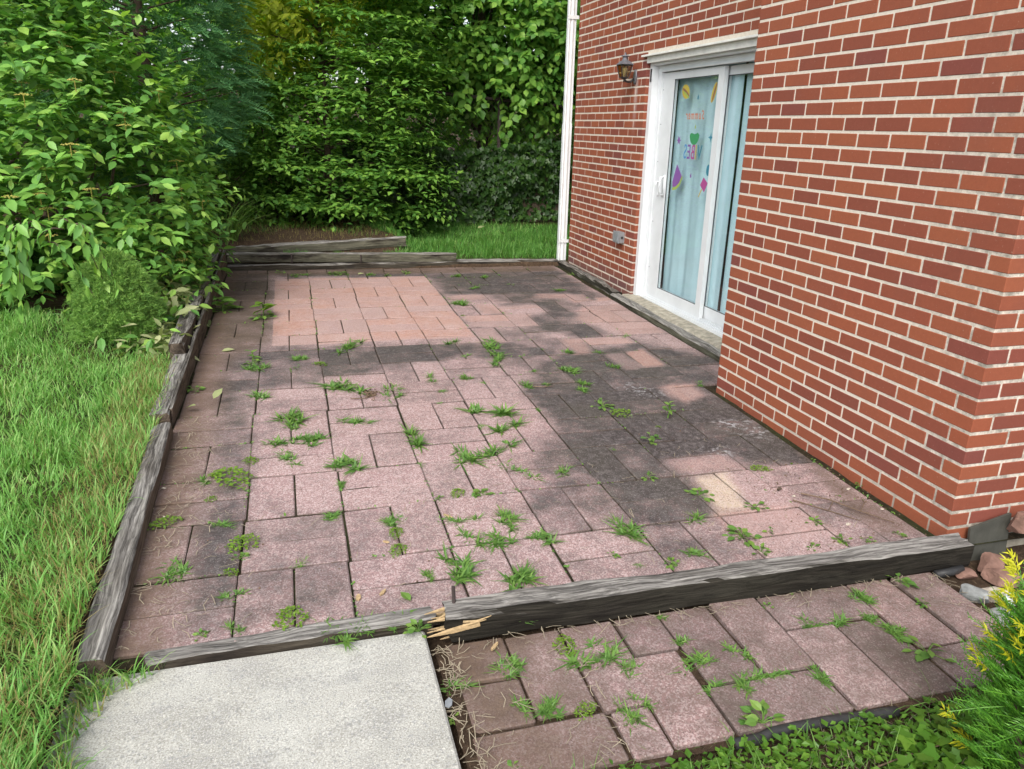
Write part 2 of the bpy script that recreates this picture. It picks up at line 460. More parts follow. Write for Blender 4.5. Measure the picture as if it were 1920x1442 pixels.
M['painted_sunleaf'] = leaf_mat('painted_sun_tree_leaf', [(.234, .324, .036), (.324, .414, .045), (.414, .486, .063)], .55, .45)  # sunlit glow put into the bright yellow-green leaf colour
M['woods'] = leaf_mat('woodland_leaf', [(.092, .244, .055), (.182, .396, .085), (.365, .640, .122)], .4, .5)
M['grass'] = leaf_mat('lawn_blade', [(.131, .318, .065), (.206, .430, .093), (.279, .504, .131), (.411, .486, .187)], .35, .45, .35, warm=(1.0, 1.06, 1.0))
M['grass_far'] = leaf_mat('back_lawn_blade', [(.064, .191, .032), (.106, .276, .047), (.170, .361, .064)], .3, .5, warm=(1.0, 1.06, 1.0))
M['crab'] = leaf_mat('crabgrass_blade', [(.079, .211, .047), (.118, .278, .059), (.172, .343, .073)], .3, .42, .35, warm=(1.2, 1.0, 1.0))
M['weed'] = leaf_mat('weed_leaf', [(.073, .199, .040), (.120, .265, .053), (.186, .344, .066)], .3, .42, .35, warm=(1.2, 1.0, 1.0))
M['lime'] = leaf_mat('oxalis_leaf', [(.10, .21, .03), (.15, .27, .04), (.19, .31, .05)], .35, .5)
M['yew'] = leaf_mat('yew_needle', [(.058, .194, .028), (.101, .297, .041), (.171, .410, .058)], .25, .4, .4)
M['yewtip'] = leaf_mat('yew_new_tip', [(.45, .48, .03), (.58, .60, .06)], .4, .45)
M['wilt'] = leaf_mat('wilted_leaf', [(.15, .20, .10), (.28, .34, .20), (.42, .46, .32)], .3, .6)
M['flower'] = leaf_mat('flower_head', [(.306, .289, .085), (.476, .442, .170)], .2, .7)
M['dry'] = leaf_mat('dry_grass', [(.21, .19, .085), (.33, .29, .15)], .3, .6)
WEEDS=[
('leafy',-0.251,6.01,0.052,0.07,'medium broad-leaved weed among the far patio pavers'),
('leafy',-0.562,6.307,0.059,0.089,'medium broad-leaved weed beside the left timber edging'),
('leafy',-0.3,4.865,0.033,0.044,'small broad-leaved weed beside the left timber edging, second from the left'),
('leafy',-0.13,7.763,0.081,0.037,'small broad-leaved weed at the foot of the back timbers, first from the left'),
('leafy',-0.001,7.568,0.077,0.041,'small broad-leaved weed at the foot of the back timbers, second from the left'),
('leafy',0.331,7.664,0.076,0.037,'small broad-leaved weed at the foot of the back timbers, third from the left'),
('leafy',0.434,7.653,0.075,0.058,'medium broad-leaved weed at the foot of the back timbers'),
('leafy',1.079,7.642,0.071,0.038,'small broad-leaved weed at the foot of the back timbers, fourth from the left'),
('leafy',0.877,7.529,0.07,0.032,'small broad-leaved weed among the far patio pavers, first from the left'),
('leafy',2.754,7.364,0.055,0.033,'small broad-leaved weed among the far patio pavers, second from the left'),
('leafy',1.637,3.754,0.002,0.049,'small broad-leaved weed near the brick wall, farther row, first from the left'),
('leafy',1.703,3.252,-0.007,0.049,'small broad-leaved weed near the brick wall, farther row, second from the left'),
('leafy',1.506,2.871,-0.012,0.032,'small broad-leaved weed on the nearer pavers toward the wall, fifth from the left'),
('leafy',1.645,2.651,-0.017,0.047,'small broad-leaved weed near the brick wall, farther row, third from the left'),
('leafy',-0.262,2.565,-0.006,0.027,'small broad-leaved weed on the pink pavers nearer the slab, first from the left'),
('leafy',0.716,2.863,-0.007,0.032,'small broad-leaved weed on the nearer pavers toward the wall, second from the left'),
('leafy',0.524,2.859,-0.006,0.02,'small broad-leaved weed on the pink pavers nearer the slab, second from the left'),
('leafy',0.875,2.469,-0.015,0.017,'small broad-leaved weed on the nearer pavers toward the wall, third from the left'),
('leafy',1.084,2.289,-0.019,0.022,'small broad-leaved weed on the nearer pavers toward the wall, fourth from the left'),
('leafy',1.276,2.191,-0.022,0.026,'small broad-leaved weed along the front timber, farther row, first from the left'),
('leafy',1.641,2.304,-0.023,0.049,'small broad-leaved weed near the brick wall, nearer row, first from the left'),
('leafy',1.771,2.309,-0.024,0.032,'small broad-leaved weed near the brick wall, nearer row, third from the left'),
('leafy',1.837,2.506,-0.021,0.039,'small broad-leaved weed near the brick wall, nearer row, second from the left'),
('leafy',2.002,2.332,-0.025,0.027,'small broad-leaved weed near the brick wall, nearer row, fourth from the left'),
('leafy',1.651,2.182,-0.025,0.031,'small broad-leaved weed along the front timber, farther row, second from the left'),
('leafy',1.866,2.165,-0.027,0.027,'small broad-leaved weed along the front timber, nearer row, fourth from the left'),
('leafy',2.025,2.186,-0.027,0.028,'small broad-leaved weed along the front timber, farther row, third from the left'),
('leafy',2.129,2.167,-0.028,0.023,'small broad-leaved weed along the front timber, farther row, fourth from the left'),
('leafy',2.285,2.175,-0.029,0.022,'small broad-leaved weed along the front timber, farther row, fifth from the left'),
('leafy',2.431,2.589,-0.023,0.017,'small broad-leaved weed near the brick wall, farther row, fifth from the left'),
('leafy',1.966,2.624,-0.02,0.014,'small broad-leaved weed near the brick wall, farther row, fourth from the left'),
('leafy',-0.352,2.145,-0.012,0.02,'small broad-leaved weed along the front timber, nearer row, first from the left'),
('leafy',0.279,2.096,-0.017,0.029,'small broad-leaved weed along the front timber, nearer row, second from the left'),
('leafy',0.345,1.68,-0.07,0.019,'small broad-leaved weed on the lower paver path, nearer row, first from the left'),
('leafy',0.457,1.472,-0.074,0.021,'small broad-leaved weed on the lower paver path, nearer row, second from the left'),
('leafy',2.091,1.948,-0.077,0.046,'small broad-leaved weed on the lower paver path, farther row, fourth from the left'),
('leafy',1.677,2.028,-0.073,0.045,'small broad-leaved weed on the lower paver path, farther row, second from the left'),
('leafy',1.188,1.452,-0.079,0.05,'small broad-leaved weed on the lower paver path, nearer row, third from the left'),
('leafy',2.047,1.993,-0.076,0.02,'small broad-leaved weed on the lower paver path, farther row, third from the left'),
('leafy',-0.603,4.429,0.028,0.043,'small broad-leaved weed beside the left timber edging, first from the left'),
('leafy',2.261,2.52,-0.023,0.012,'small broad-leaved weed near the brick wall, nearer row, fifth from the left'),
('leafy',1.517,1.927,-0.073,0.017,'small broad-leaved weed on the lower paver path, farther row, first from the left'),
('leafy',0.303,2.018,-0.019,0.034,'small broad-leaved weed along the front timber, nearer row, third from the left'),
('leafy',0.707,2.865,-0.007,0.028,'small broad-leaved weed on the nearer pavers toward the wall, first from the left'),
('leafy',2.082,1.822,-0.079,0.021,'small broad-leaved weed on the lower paver path, farther row, fifth from the left'),
('leafy',1.894,1.596,-0.082,0.052,'small broad-leaved weed on the lower paver path, nearer row, fourth from the left'),
('leafy',2.551,6.324,0.039,0.024,'small broad-leaved weed among the far patio pavers, third from the left'),
('oxalis',1.694,3.627,-0.001,0.056,'medium fine light green weed near the brick wall'),
('oxalis',-0.253,3.398,0.008,0.034,'small fine light green weed on the pink pavers nearer the slab, second from the left'),
('oxalis',-0.252,2.659,-0.004,0.052,'small fine light green weed on the pink pavers nearer the slab, first from the left'),
('oxalis',-0.284,2.48,-0.007,0.024,'small fine light green weed beside the left timber edging, third from the left'),
('oxalis',-0.084,2.161,-0.014,0.051,'small fine light green weed along the front timber'),
('oxalis',0.31,2.625,-0.008,0.031,'small fine light green weed on the pink pavers nearer the slab, third from the left'),
('oxalis',0.612,2.895,-0.006,0.032,'small fine light green weed on the nearer pavers toward the wall'),
('oxalis',0.755,1.891,-0.069,0.039,'small fine light green weed on the lower paver path, first from the left'),
('oxalis',-0.335,3.222,0.006,0.084,'medium fine light green weed beside the left timber edging'),
('oxalis',2.07,2.834,-0.017,0.038,'small fine light green weed near the brick wall, second from the left'),
('oxalis',0.301,2.498,-0.01,0.034,'small fine light green weed on the pink pavers nearer the slab, fourth from the left'),
('oxalis',0.117,4.783,0.029,0.038,'small fine light green weed between the middle patio pavers'),
('oxalis',1.822,3.415,-0.005,0.014,'small fine light green weed near the brick wall, first from the left'),
('oxalis',0.718,1.612,-0.073,0.03,'small fine light green weed on the lower paver path, second from the left'),
('oxalis',-0.549,2.879,0.002,0.048,'small fine light green weed beside the left timber edging, first from the left'),
('oxalis',1.285,5.878,0.04,0.017,'small fine light green weed among the far patio pavers'),
('oxalis',-0.396,3.055,0.004,0.024,'small fine light green weed beside the left timber edging, second from the left'),
('grass',-0.262,4.761,0.031,0.076,'medium crabgrass tuft between the middle patio pavers, farther row, first from the left'),
('grass',-0.019,4.93,0.033,0.052,'small crabgrass tuft between the middle patio pavers, farther row, first from the left'),
('grass',-0.038,4.722,0.029,0.04,'small crabgrass tuft between the middle patio pavers, nearer row, first from the left'),
('grass',0.34,5.152,0.034,0.081,'medium crabgrass tuft between the middle patio pavers, farther row, second from the left'),
('grass',0.218,4.299,0.02,0.097,'medium crabgrass tuft between the middle patio pavers, nearer row, second from the left'),
('grass',0.495,4.158,0.016,0.083,'medium crabgrass tuft between the middle patio pavers, nearer row, third from the left'),
('grass',-0.071,3.9,0.016,0.09,'medium crabgrass tuft on the pink pavers nearer the slab, farther row, second from the left'),
('grass',-0.072,3.761,0.013,0.049,'small crabgrass tuft on the pink pavers nearer the slab, farther row, first from the left'),
('grass',-0.086,3.587,0.01,0.065,'medium crabgrass tuft on the pink pavers nearer the slab, farther row, first from the left'),
('grass',0.028,3.584,0.01,0.071,'medium crabgrass tuft on the pink pavers nearer the slab, farther row, third from the left'),
('grass',-0.247,4.249,0.023,0.072,'medium crabgrass tuft between the middle patio pavers, nearer row, first from the left'),
('grass',-0.087,3.406,0.007,0.057,'medium crabgrass tuft on the pink pavers nearer the slab, nearer row, first from the left'),
('grass',0.124,3.269,0.004,0.081,'medium crabgrass tuft on the pink pavers nearer the slab, nearer row, second from the left'),
('grass',0.129,3.083,0.001,0.023,'small crabgrass tuft on the pink pavers nearer the slab, farther row, fourth from the left'),
('grass',0.252,3.793,0.012,0.056,'medium crabgrass tuft on the pink pavers nearer the slab, farther row, fourth from the left'),
('grass',0.769,4.345,0.017,0.065,'medium crabgrass tuft between the middle patio pavers, nearer row, fourth from the left'),
('grass',0.974,4.369,0.016,0.05,'small crabgrass tuft between the middle patio pavers, nearer row, third from the left'),
('grass',1.272,4.68,0.02,0.078,'medium crabgrass tuft between the middle patio pavers, farther row, fifth from the left'),
('grass',1.309,4.997,0.025,0.094,'medium crabgrass tuft between the middle patio pavers, farther row, fourth from the left'),
('grass',1.389,4.391,0.014,0.041,'small crabgrass tuft between the middle patio pavers, nearer row, fifth from the left'),
('grass',1.3,4.211,0.012,0.065,'medium crabgrass tuft between the middle patio pavers, nearer row, fifth from the left'),
('grass',1.062,5.157,0.029,0.061,'medium crabgrass tuft between the middle patio pavers, farther row, third from the left'),
('grass',1.083,4.795,0.023,0.04,'small crabgrass tuft between the middle patio pavers, farther row, second from the left'),
('grass',1.631,6.855,0.054,0.055,'medium crabgrass tuft among the far patio pavers, third from the left'),
('grass',1.348,6.274,0.046,0.083,'medium crabgrass tuft among the far patio pavers, second from the left'),
('grass',1.569,7.431,0.064,0.059,'medium crabgrass tuft among the far patio pavers, first from the left'),
('grass',1.853,7.349,0.061,0.059,'medium crabgrass tuft among the far patio pavers, fourth from the left'),
('grass',1.282,6.504,0.05,0.028,'small crabgrass tuft among the far patio pavers, first from the left'),
('grass',1.466,4.743,0.019,0.025,'small crabgrass tuft between the middle patio pavers, farther row, third from the left'),
('grass',0.111,7.633,0.077,0.057,'medium crabgrass tuft at the foot of the back timbers'),
('grass',0.726,7.597,0.072,0.053,'small crabgrass tuft at the foot of the back timbers'),
('grass',2.386,6.675,0.046,0.05,'small crabgrass tuft among the far patio pavers, second from the left'),
('grass',1.794,4.764,0.017,0.048,'small crabgrass tuft between the middle patio pavers, farther row, fourth from the left'),
('grass',2.01,4.754,0.016,0.041,'small crabgrass tuft between the middle patio pavers, farther row, fifth from the left'),
('grass',1.676,4.395,0.012,0.062,'medium crabgrass tuft between the middle patio pavers, farther row, sixth from the left'),
('grass',1.647,4.199,0.009,0.053,'small crabgrass tuft near the brick wall, first from the left'),
('grass',1.646,3.994,0.006,0.051,'small crabgrass tuft near the brick wall, second from the left'),
('grass',2.005,4.394,0.01,0.06,'medium crabgrass tuft between the middle patio pavers, nearer row, sixth from the left'),
('grass',1.43,4.187,0.01,0.033,'small crabgrass tuft between the middle patio pavers, nearer row, sixth from the left'),
('grass',2.378,5.109,0.019,0.04,'small crabgrass tuft between the middle patio pavers, farther row, sixth from the left'),
('grass',2.385,4.007,0.001,0.043,'small crabgrass tuft near the brick wall, third from the left'),
('grass',1.261,3.758,0.004,0.024,'small crabgrass tuft on the nearer pavers toward the wall, farther row, fifth from the left'),
('grass',1.157,3.045,-0.007,0.063,'medium crabgrass tuft on the nearer pavers toward the wall, farther row, seventh from the left'),
('grass',1.454,3.201,-0.007,0.024,'small crabgrass tuft on the nearer pavers toward the wall, farther row, sixth from the left'),
('grass',0.919,3.782,0.007,0.097,'medium crabgrass tuft on the nearer pavers toward the wall, farther row, second from the left'),
('grass',1.055,3.586,0.003,0.074,'medium crabgrass tuft on the nearer pavers toward the wall, farther row, fifth from the left'),
('grass',0.889,3.596,0.004,0.028,'small crabgrass tuft on the nearer pavers toward the wall, farther row, third from the left'),
('grass',0.503,3.551,0.006,0.089,'medium crabgrass tuft on the pink pavers nearer the slab, nearer row, third from the left'),
('grass',0.864,3.275,-0.001,0.086,'medium crabgrass tuft on the nearer pavers toward the wall, farther row, third from the left'),
('grass',0.744,3.237,-0.001,0.071,'medium crabgrass tuft on the nearer pavers toward the wall, farther row, first from the left'),
('grass',1.051,3.443,0.0,0.019,'small crabgrass tuft on the nearer pavers toward the wall, farther row, fourth from the left'),
('grass',0.509,3.213,0.0,0.027,'small crabgrass tuft on the pink pavers nearer the slab, farther row, fifth from the left'),
('grass',0.935,3.045,-0.006,0.059,'medium crabgrass tuft on the nearer pavers toward the wall, farther row, sixth from the left'),
('grass',0.695,3.112,-0.003,0.022,'small crabgrass tuft on the nearer pavers toward the wall, farther row, second from the left'),
('grass',0.891,2.861,-0.008,0.023,'small crabgrass tuft on the nearer pavers toward the wall, nearer row, second from the left'),
('grass',0.747,3.971,0.011,0.021,'small crabgrass tuft on the nearer pavers toward the wall, farther row, first from the left'),
('grass',0.777,4.161,0.014,0.038,'small crabgrass tuft between the middle patio pavers, nearer row, second from the left'),
('grass',1.06,4.263,0.014,0.023,'small crabgrass tuft between the middle patio pavers, nearer row, fourth from the left'),
('grass',0.128,3.073,0.0,0.019,'small crabgrass tuft on the pink pavers nearer the slab, farther row, third from the left'),
('grass',0.305,2.715,-0.007,0.036,'small crabgrass tuft on the pink pavers nearer the slab, nearer row, third from the left'),
('grass',0.509,2.675,-0.009,0.036,'small crabgrass tuft on the pink pavers nearer the slab, nearer row, fifth from the left'),
('grass',0.626,2.667,-0.01,0.048,'small crabgrass tuft on the nearer pavers toward the wall, nearer row, first from the left'),
('grass',0.75,2.644,-0.011,0.067,'medium crabgrass tuft on the nearer pavers toward the wall, farther row, fourth from the left'),
('grass',0.614,2.522,-0.012,0.072,'medium crabgrass tuft on the nearer pavers toward the wall, nearer row, first from the left'),
('grass',0.688,2.482,-0.013,0.058,'medium crabgrass tuft on the nearer pavers toward the wall, nearer row, second from the left'),
('grass',0.498,2.344,-0.014,0.073,'medium crabgrass tuft on the pink pavers nearer the slab, nearer row, fourth from the left'),
('grass',0.38,2.316,-0.014,0.025,'small crabgrass tuft on the pink pavers nearer the slab, nearer row, fourth from the left'),
('grass',0.038,2.07,-0.016,0.05,'small crabgrass tuft along the front timber, second from the left'),
('grass',0.134,2.074,-0.016,0.042,'small crabgrass tuft along the front timber, third from the left'),
('grass',0.235,2.073,-0.017,0.043,'small crabgrass tuft along the front timber, fourth from the left'),
('grass',0.695,2.238,-0.018,0.07,'medium crabgrass tuft on the nearer pavers toward the wall, nearer row, third from the left'),
('grass',0.831,2.474,-0.014,0.056,'medium crabgrass tuft on the nearer pavers toward the wall, nearer row, fourth from the left'),
('grass',1.225,2.416,-0.018,0.076,'medium crabgrass tuft on the nearer pavers toward the wall, nearer row, fifth from the left'),
('grass',1.155,2.214,-0.021,0.02,'small crabgrass tuft on the nearer pavers toward the wall, nearer row, fourth from the left'),
('grass',1.542,2.463,-0.02,0.06,'medium crabgrass tuft on the nearer pavers toward the wall, nearer row, sixth from the left'),
('grass',1.44,2.221,-0.023,0.041,'small crabgrass tuft on the nearer pavers toward the wall, nearer row, fifth from the left'),
('grass',0.873,2.378,-0.016,0.01,'small crabgrass tuft on the nearer pavers toward the wall, nearer row, third from the left'),
('grass',-0.47,2.528,-0.005,0.063,'medium crabgrass tuft beside the left timber edging'),
('grass',-0.29,2.815,-0.001,0.046,'small crabgrass tuft beside the left timber edging, second from the left'),
('grass',-0.269,2.326,-0.01,0.043,'small crabgrass tuft on the pink pavers nearer the slab, nearer row, first from the left'),
('grass',-0.265,2.154,-0.012,0.037,'small crabgrass tuft along the front timber, first from the left'),
('grass',-0.046,2.463,-0.009,0.034,'small crabgrass tuft on the pink pavers nearer the slab, nearer row, second from the left'),
('grass',-0.453,3.231,0.007,0.035,'small crabgrass tuft beside the left timber edging, first from the left'),
('grass',0.096,2.804,-0.004,0.039,'small crabgrass tuft on the pink pavers nearer the slab, farther row, second from the left'),
('grass',0.541,1.835,-0.068,0.034,'small crabgrass tuft on the lower paver path, farthest row, third from the left'),
('grass',0.424,1.811,-0.068,0.041,'small crabgrass tuft on the lower paver path, farthest row, first from the left'),
('grass',0.842,1.839,-0.07,0.059,'medium crabgrass tuft on the lower paver path'),
('grass',0.898,1.821,-0.071,0.051,'small crabgrass tuft on the lower paver path, farthest row, fourth from the left'),
('grass',0.908,1.748,-0.072,0.036,'small crabgrass tuft on the lower paver path, middle row, second from the left'),
('grass',0.564,1.645,-0.072,0.033,'small crabgrass tuft on the lower paver path, nearest row, first from the left'),
('grass',0.618,1.645,-0.072,0.032,'small crabgrass tuft on the lower paver path, middle row, first from the left'),
('grass',0.899,1.616,-0.074,0.031,'small crabgrass tuft on the lower paver path, nearest row, third from the left'),
('grass',0.839,1.57,-0.075,0.035,'small crabgrass tuft on the lower paver path, nearest row, second from the left'),
('grass',0.563,2.041,-0.065,0.026,'small crabgrass tuft on the lower paver path, farthest row, second from the left'),
('grass',0.674,1.993,-0.022,0.028,'small crabgrass tuft along the front timber, fifth from the left'),
('grass',1.112,1.821,-0.072,0.028,'small crabgrass tuft on the lower paver path, farthest row, sixth from the left'),
('grass',1.302,1.741,-0.075,0.039,'small crabgrass tuft on the lower paver path, middle row, fourth from the left'),
('grass',1.108,1.72,-0.074,0.042,'small crabgrass tuft on the lower paver path, middle row, third from the left'),
('grass',1.115,1.627,-0.076,0.034,'small crabgrass tuft on the lower paver path, nearest row, fourth from the left'),
('grass',1.222,1.644,-0.076,0.036,'small crabgrass tuft on the lower paver path, nearest row, fifth from the left'),
('grass',1.3,1.633,-0.077,0.03,'small crabgrass tuft on the lower paver path, nearest row, sixth from the left'),
('grass',1.335,1.617,-0.077,0.026,'small crabgrass tuft on the lower paver path, nearest row, seventh from the left'),
('grass',1.479,1.563,-0.079,0.029,'small crabgrass tuft on the lower paver path, nearest row, eighth from the left'),
('grass',1.886,1.9,-0.076,0.038,'small crabgrass tuft on the lower paver path, farthest row, ninth from the left'),
('grass',1.601,1.813,-0.076,0.031,'small crabgrass tuft on the lower paver path, farthest row, seventh from the left'),
('grass',1.738,1.805,-0.077,0.037,'small crabgrass tuft on the lower paver path, farthest row, eighth from the left'),
('grass',1.831,1.793,-0.078,0.026,'small crabgrass tuft on the lower paver path, middle row, sixth from the left'),
('grass',1.866,1.716,-0.079,0.034,'small crabgrass tuft on the lower paver path, middle row, seventh from the left'),
('grass',1.871,1.658,-0.08,0.026,'small crabgrass tuft on the lower paver path, middle row, eighth from the left'),
('grass',1.111,1.954,-0.07,0.018,'small crabgrass tuft on the lower paver path, farthest row, fifth from the left'),
('grass',1.479,1.663,-0.078,0.02,'small crabgrass tuft on the lower paver path, middle row, fifth from the left'),
]
STAINS=[
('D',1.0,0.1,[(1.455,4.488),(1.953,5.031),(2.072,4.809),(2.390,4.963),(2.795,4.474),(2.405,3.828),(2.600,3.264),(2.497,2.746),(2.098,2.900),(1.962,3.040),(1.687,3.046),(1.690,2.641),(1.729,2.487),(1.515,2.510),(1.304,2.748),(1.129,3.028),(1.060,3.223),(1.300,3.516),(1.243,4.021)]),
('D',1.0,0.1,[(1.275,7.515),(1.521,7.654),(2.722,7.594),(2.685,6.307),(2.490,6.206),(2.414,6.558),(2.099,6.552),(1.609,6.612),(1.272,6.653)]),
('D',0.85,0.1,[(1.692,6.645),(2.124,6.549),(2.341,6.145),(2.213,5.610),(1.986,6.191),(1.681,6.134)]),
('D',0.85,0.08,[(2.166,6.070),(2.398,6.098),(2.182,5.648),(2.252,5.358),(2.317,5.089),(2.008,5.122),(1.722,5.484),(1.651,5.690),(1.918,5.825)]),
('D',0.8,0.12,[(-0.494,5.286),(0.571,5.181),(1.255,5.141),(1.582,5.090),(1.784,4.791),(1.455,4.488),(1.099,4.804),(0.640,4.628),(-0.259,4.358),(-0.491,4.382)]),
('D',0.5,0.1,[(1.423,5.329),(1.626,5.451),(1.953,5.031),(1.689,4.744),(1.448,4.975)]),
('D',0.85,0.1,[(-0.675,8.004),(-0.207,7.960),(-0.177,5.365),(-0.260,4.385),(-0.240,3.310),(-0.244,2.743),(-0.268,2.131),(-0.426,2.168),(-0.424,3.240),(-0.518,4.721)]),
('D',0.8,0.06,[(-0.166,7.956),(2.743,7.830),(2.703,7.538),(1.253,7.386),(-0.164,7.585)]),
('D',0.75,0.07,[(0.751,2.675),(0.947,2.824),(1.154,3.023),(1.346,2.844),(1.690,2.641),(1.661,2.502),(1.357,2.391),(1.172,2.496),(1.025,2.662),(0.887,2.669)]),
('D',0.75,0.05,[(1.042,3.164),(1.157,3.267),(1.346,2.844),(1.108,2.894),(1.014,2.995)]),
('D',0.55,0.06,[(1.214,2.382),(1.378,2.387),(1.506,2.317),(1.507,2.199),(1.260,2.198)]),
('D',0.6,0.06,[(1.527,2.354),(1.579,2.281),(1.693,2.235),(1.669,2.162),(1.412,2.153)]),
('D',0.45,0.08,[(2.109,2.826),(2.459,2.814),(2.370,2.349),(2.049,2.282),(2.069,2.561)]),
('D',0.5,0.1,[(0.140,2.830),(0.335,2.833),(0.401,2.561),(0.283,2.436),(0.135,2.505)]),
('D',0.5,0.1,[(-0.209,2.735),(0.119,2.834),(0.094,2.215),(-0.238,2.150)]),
('B',0.8,0.1,[(-0.534,2.093),(-0.630,3.891),(-0.675,6.729),(-0.546,6.713),(-0.503,5.416),(-0.514,3.868),(-0.481,2.795),(-0.509,2.446),(-0.414,2.064)]),
('B',0.5,0.15,[(-0.675,8.004),(-0.192,7.958),(-0.177,5.365),(-0.518,4.721)]),
('B',0.6,0.04,[(-0.688,8.201),(2.794,7.981),(2.693,7.596),(-0.628,7.658)]),
('B',0.5,0.06,[(2.393,3.019),(2.394,2.251),(2.416,2.159),(2.196,2.207),(2.237,2.525)]),
('S',0.55,0.012,[(1.841,5.091),(2.004,5.080),(1.962,4.737),(1.841,4.731)]),
('S',0.6,0.012,[(2.009,5.093),(2.376,5.065),(2.368,4.924),(2.016,4.925)]),
('S',0.45,0.012,[(2.032,4.700),(2.196,4.698),(2.155,4.346),(2.054,4.341)]),
('S',0.8,0.012,[(2.207,4.722),(2.379,4.773),(2.362,4.379),(2.191,4.374)]),
('S',0.5,0.03,[(2.363,6.005),(2.755,6.091),(2.756,5.876),(2.739,5.145),(2.336,5.145),(2.254,5.454),(2.165,5.616)]),
('S',0.6,0.012,[(2.401,6.493),(2.578,6.516),(2.564,6.238),(2.374,6.181)]),
('S',0.45,0.012,[(2.106,6.573),(2.406,6.537),(2.376,6.367),(2.054,6.407)]),
('S',0.7,0.02,[(2.624,6.336),(2.770,6.360),(2.749,6.235),(2.588,6.194)]),
('S',0.8,0.03,[(2.116,3.986),(2.229,4.035),(2.348,3.994),(2.343,3.820),(2.216,3.752),(2.138,3.704),(2.107,3.845)]),
('S',0.6,0.012,[(1.326,6.603),(1.638,6.586),(1.630,6.398),(1.312,6.438)]),
('S',0.5,0.012,[(1.463,6.201),(1.651,6.196),(1.650,5.898),(1.470,5.905)]),
('S',0.6,0.012,[(1.298,5.876),(1.650,5.880),(1.631,5.497),(1.286,5.532)]),
('S',0.55,0.012,[(1.667,5.860),(1.835,5.854),(1.814,5.470),(1.647,5.495)]),
('S',0.5,0.012,[(1.283,5.486),(1.441,5.478),(1.439,5.112),(1.278,5.123)]),
('S',0.6,0.012,[(1.645,6.139),(2.007,6.149),(2.015,6.051),(1.670,6.041)]),
('S',0.55,0.03,[(1.641,3.012),(1.975,3.038),(2.000,2.860),(1.655,2.874)]),
('S',0.55,0.04,[(1.616,2.511),(2.023,2.496),(2.043,2.241),(1.803,2.219),(1.662,2.187),(1.845,2.142),(1.653,2.285),(1.624,2.397)]),
('C',0.9,0.03,[(1.716,2.833),(1.889,2.842),(1.798,2.496),(1.638,2.483)]),
('C',0.35,0.08,[(-0.084,3.933),(1.040,4.247),(1.160,3.543),(0.910,3.073),(0.128,2.973),(-0.218,3.046)]),
]
# ================================================================== SETTING
def gp(X, Y): return -0.006807 * np.asarray(X) + 0.016818 * np.asarray(Y) - 0.050454

def sst(x): x = np.clip(x, 0, 1); return x * x * (3 - 2 * x)

_h = np.random.default_rng(3).uniform(-1, 1, (64, 64))
def vn(x, y, f):
    """smooth value noise"""
    x = np.asarray(x) * f; y = np.asarray(y) * f
    i = np.floor(x).astype(int); j = np.floor(y).astype(int)
    u = sst(x - i); v = sst(y - j)
    a = _h[i % 64, j % 64]; b = _h[(i + 1) % 64, j % 64]; c = _h[i % 64, (j + 1) % 64]; d = _h[(i + 1) % 64, (j + 1) % 64]
    return (a * (1 - u) + b * u) * (1 - v) + (c * (1 - u) + d * u) * v

def terr(X, Y):
    X = np.asarray(X, float); Y = np.asarray(Y, float)
    g = gp(X, Y)
    left = g + .045 + .06 * sst((-.75 - X) / 1.2) + .07 * sst((Y - 5.0) / .7) + .012 * vn(X, Y, 2.3)
    back = .105 + .055 * (Y - 8) + .115 * sst((1.25 - X) / .12) * sst((Y - 8.33) / .06) + .06 * sst((1.45 - X) / .5) * sst((Y - 7.95) / .1) + .015 * vn(X, Y, 1.7)
    back = np.where(Y > 10.5, back + .02 * (Y - 10.5), back)
    z = g - .10
    z = np.where(Y < 2.07, g - .075, z)
    z = np.where((Y < 1.42) & (X > .345), g - .10 + .02 * vn(X, Y, 3), z)
    z = np.where((X > 2.28) & (Y < 2.5), g - .07 + .02 * vn(X, Y, 5), z)
    z = np.where(Y > 7.93, back, z)
    m = sst((-.66 - X) / .03)
    z = np.where((X < -.66) & (Y <= 8.4), left * m + z * (1 - m), z)
    m2 = sst((Y - 7.9) / .9)
    z = np.where((X < -.66) & (Y > 7.9), left * (1 - m2) + back * m2, z)
    mf = sst((2.1 - Y) / .12) * sst((-.45 - X) / .12)
    z = np.where((Y < 2.1) & (X > -.68) & (X <= -.45), left * mf + z * (1 - mf), z)
    z = np.where((Y < 2.06) & (X > -.655) & (X < .345), g - .13, z)
    return z

def axis(lo, hi, step, far):
    a = np.arange(lo, hi + 1e-6, step)
    e = np.array([.3, .8, 1.6, 3, 6, 12, 24, 48])
    e = e[e < far]
    return np.concatenate([lo - e[::-1], a, hi + e])

def grid(name, xs, ys, zf, mat):
    X, Y = np.meshgrid(xs, ys, indexing='ij')
    V = np.stack([X, Y, zf(X, Y)], -1).reshape(-1, 3)
    n = len(ys)
    i = (np.arange(len(xs) - 1)[:, None] * n + np.arange(n - 1)[None]).ravel()
    return build(name, V, [np.stack([i, i + n, i + n + 1, i + 1], -1)], mat, smooth=True)

ground = grid('ground', axis(-4, 4, .05, 60), axis(.2, 12, .06, 60), terr, M['soil'])
tag(ground, kind='structure')
lawn = grid('lawn', np.arange(-6, -.69, .12), np.arange(-2, 5.75, .12), lambda X, Y: terr(X, Y) + .006, M['thatch'])
tag(lawn, kind='structure')
blawn = grid('lawn', np.arange(1.3, 4.6, .1), np.arange(7.98, 10.6, .1), lambda X, Y: terr(X, Y) + .006, M['thatch'])
tag(blawn, kind='structure')

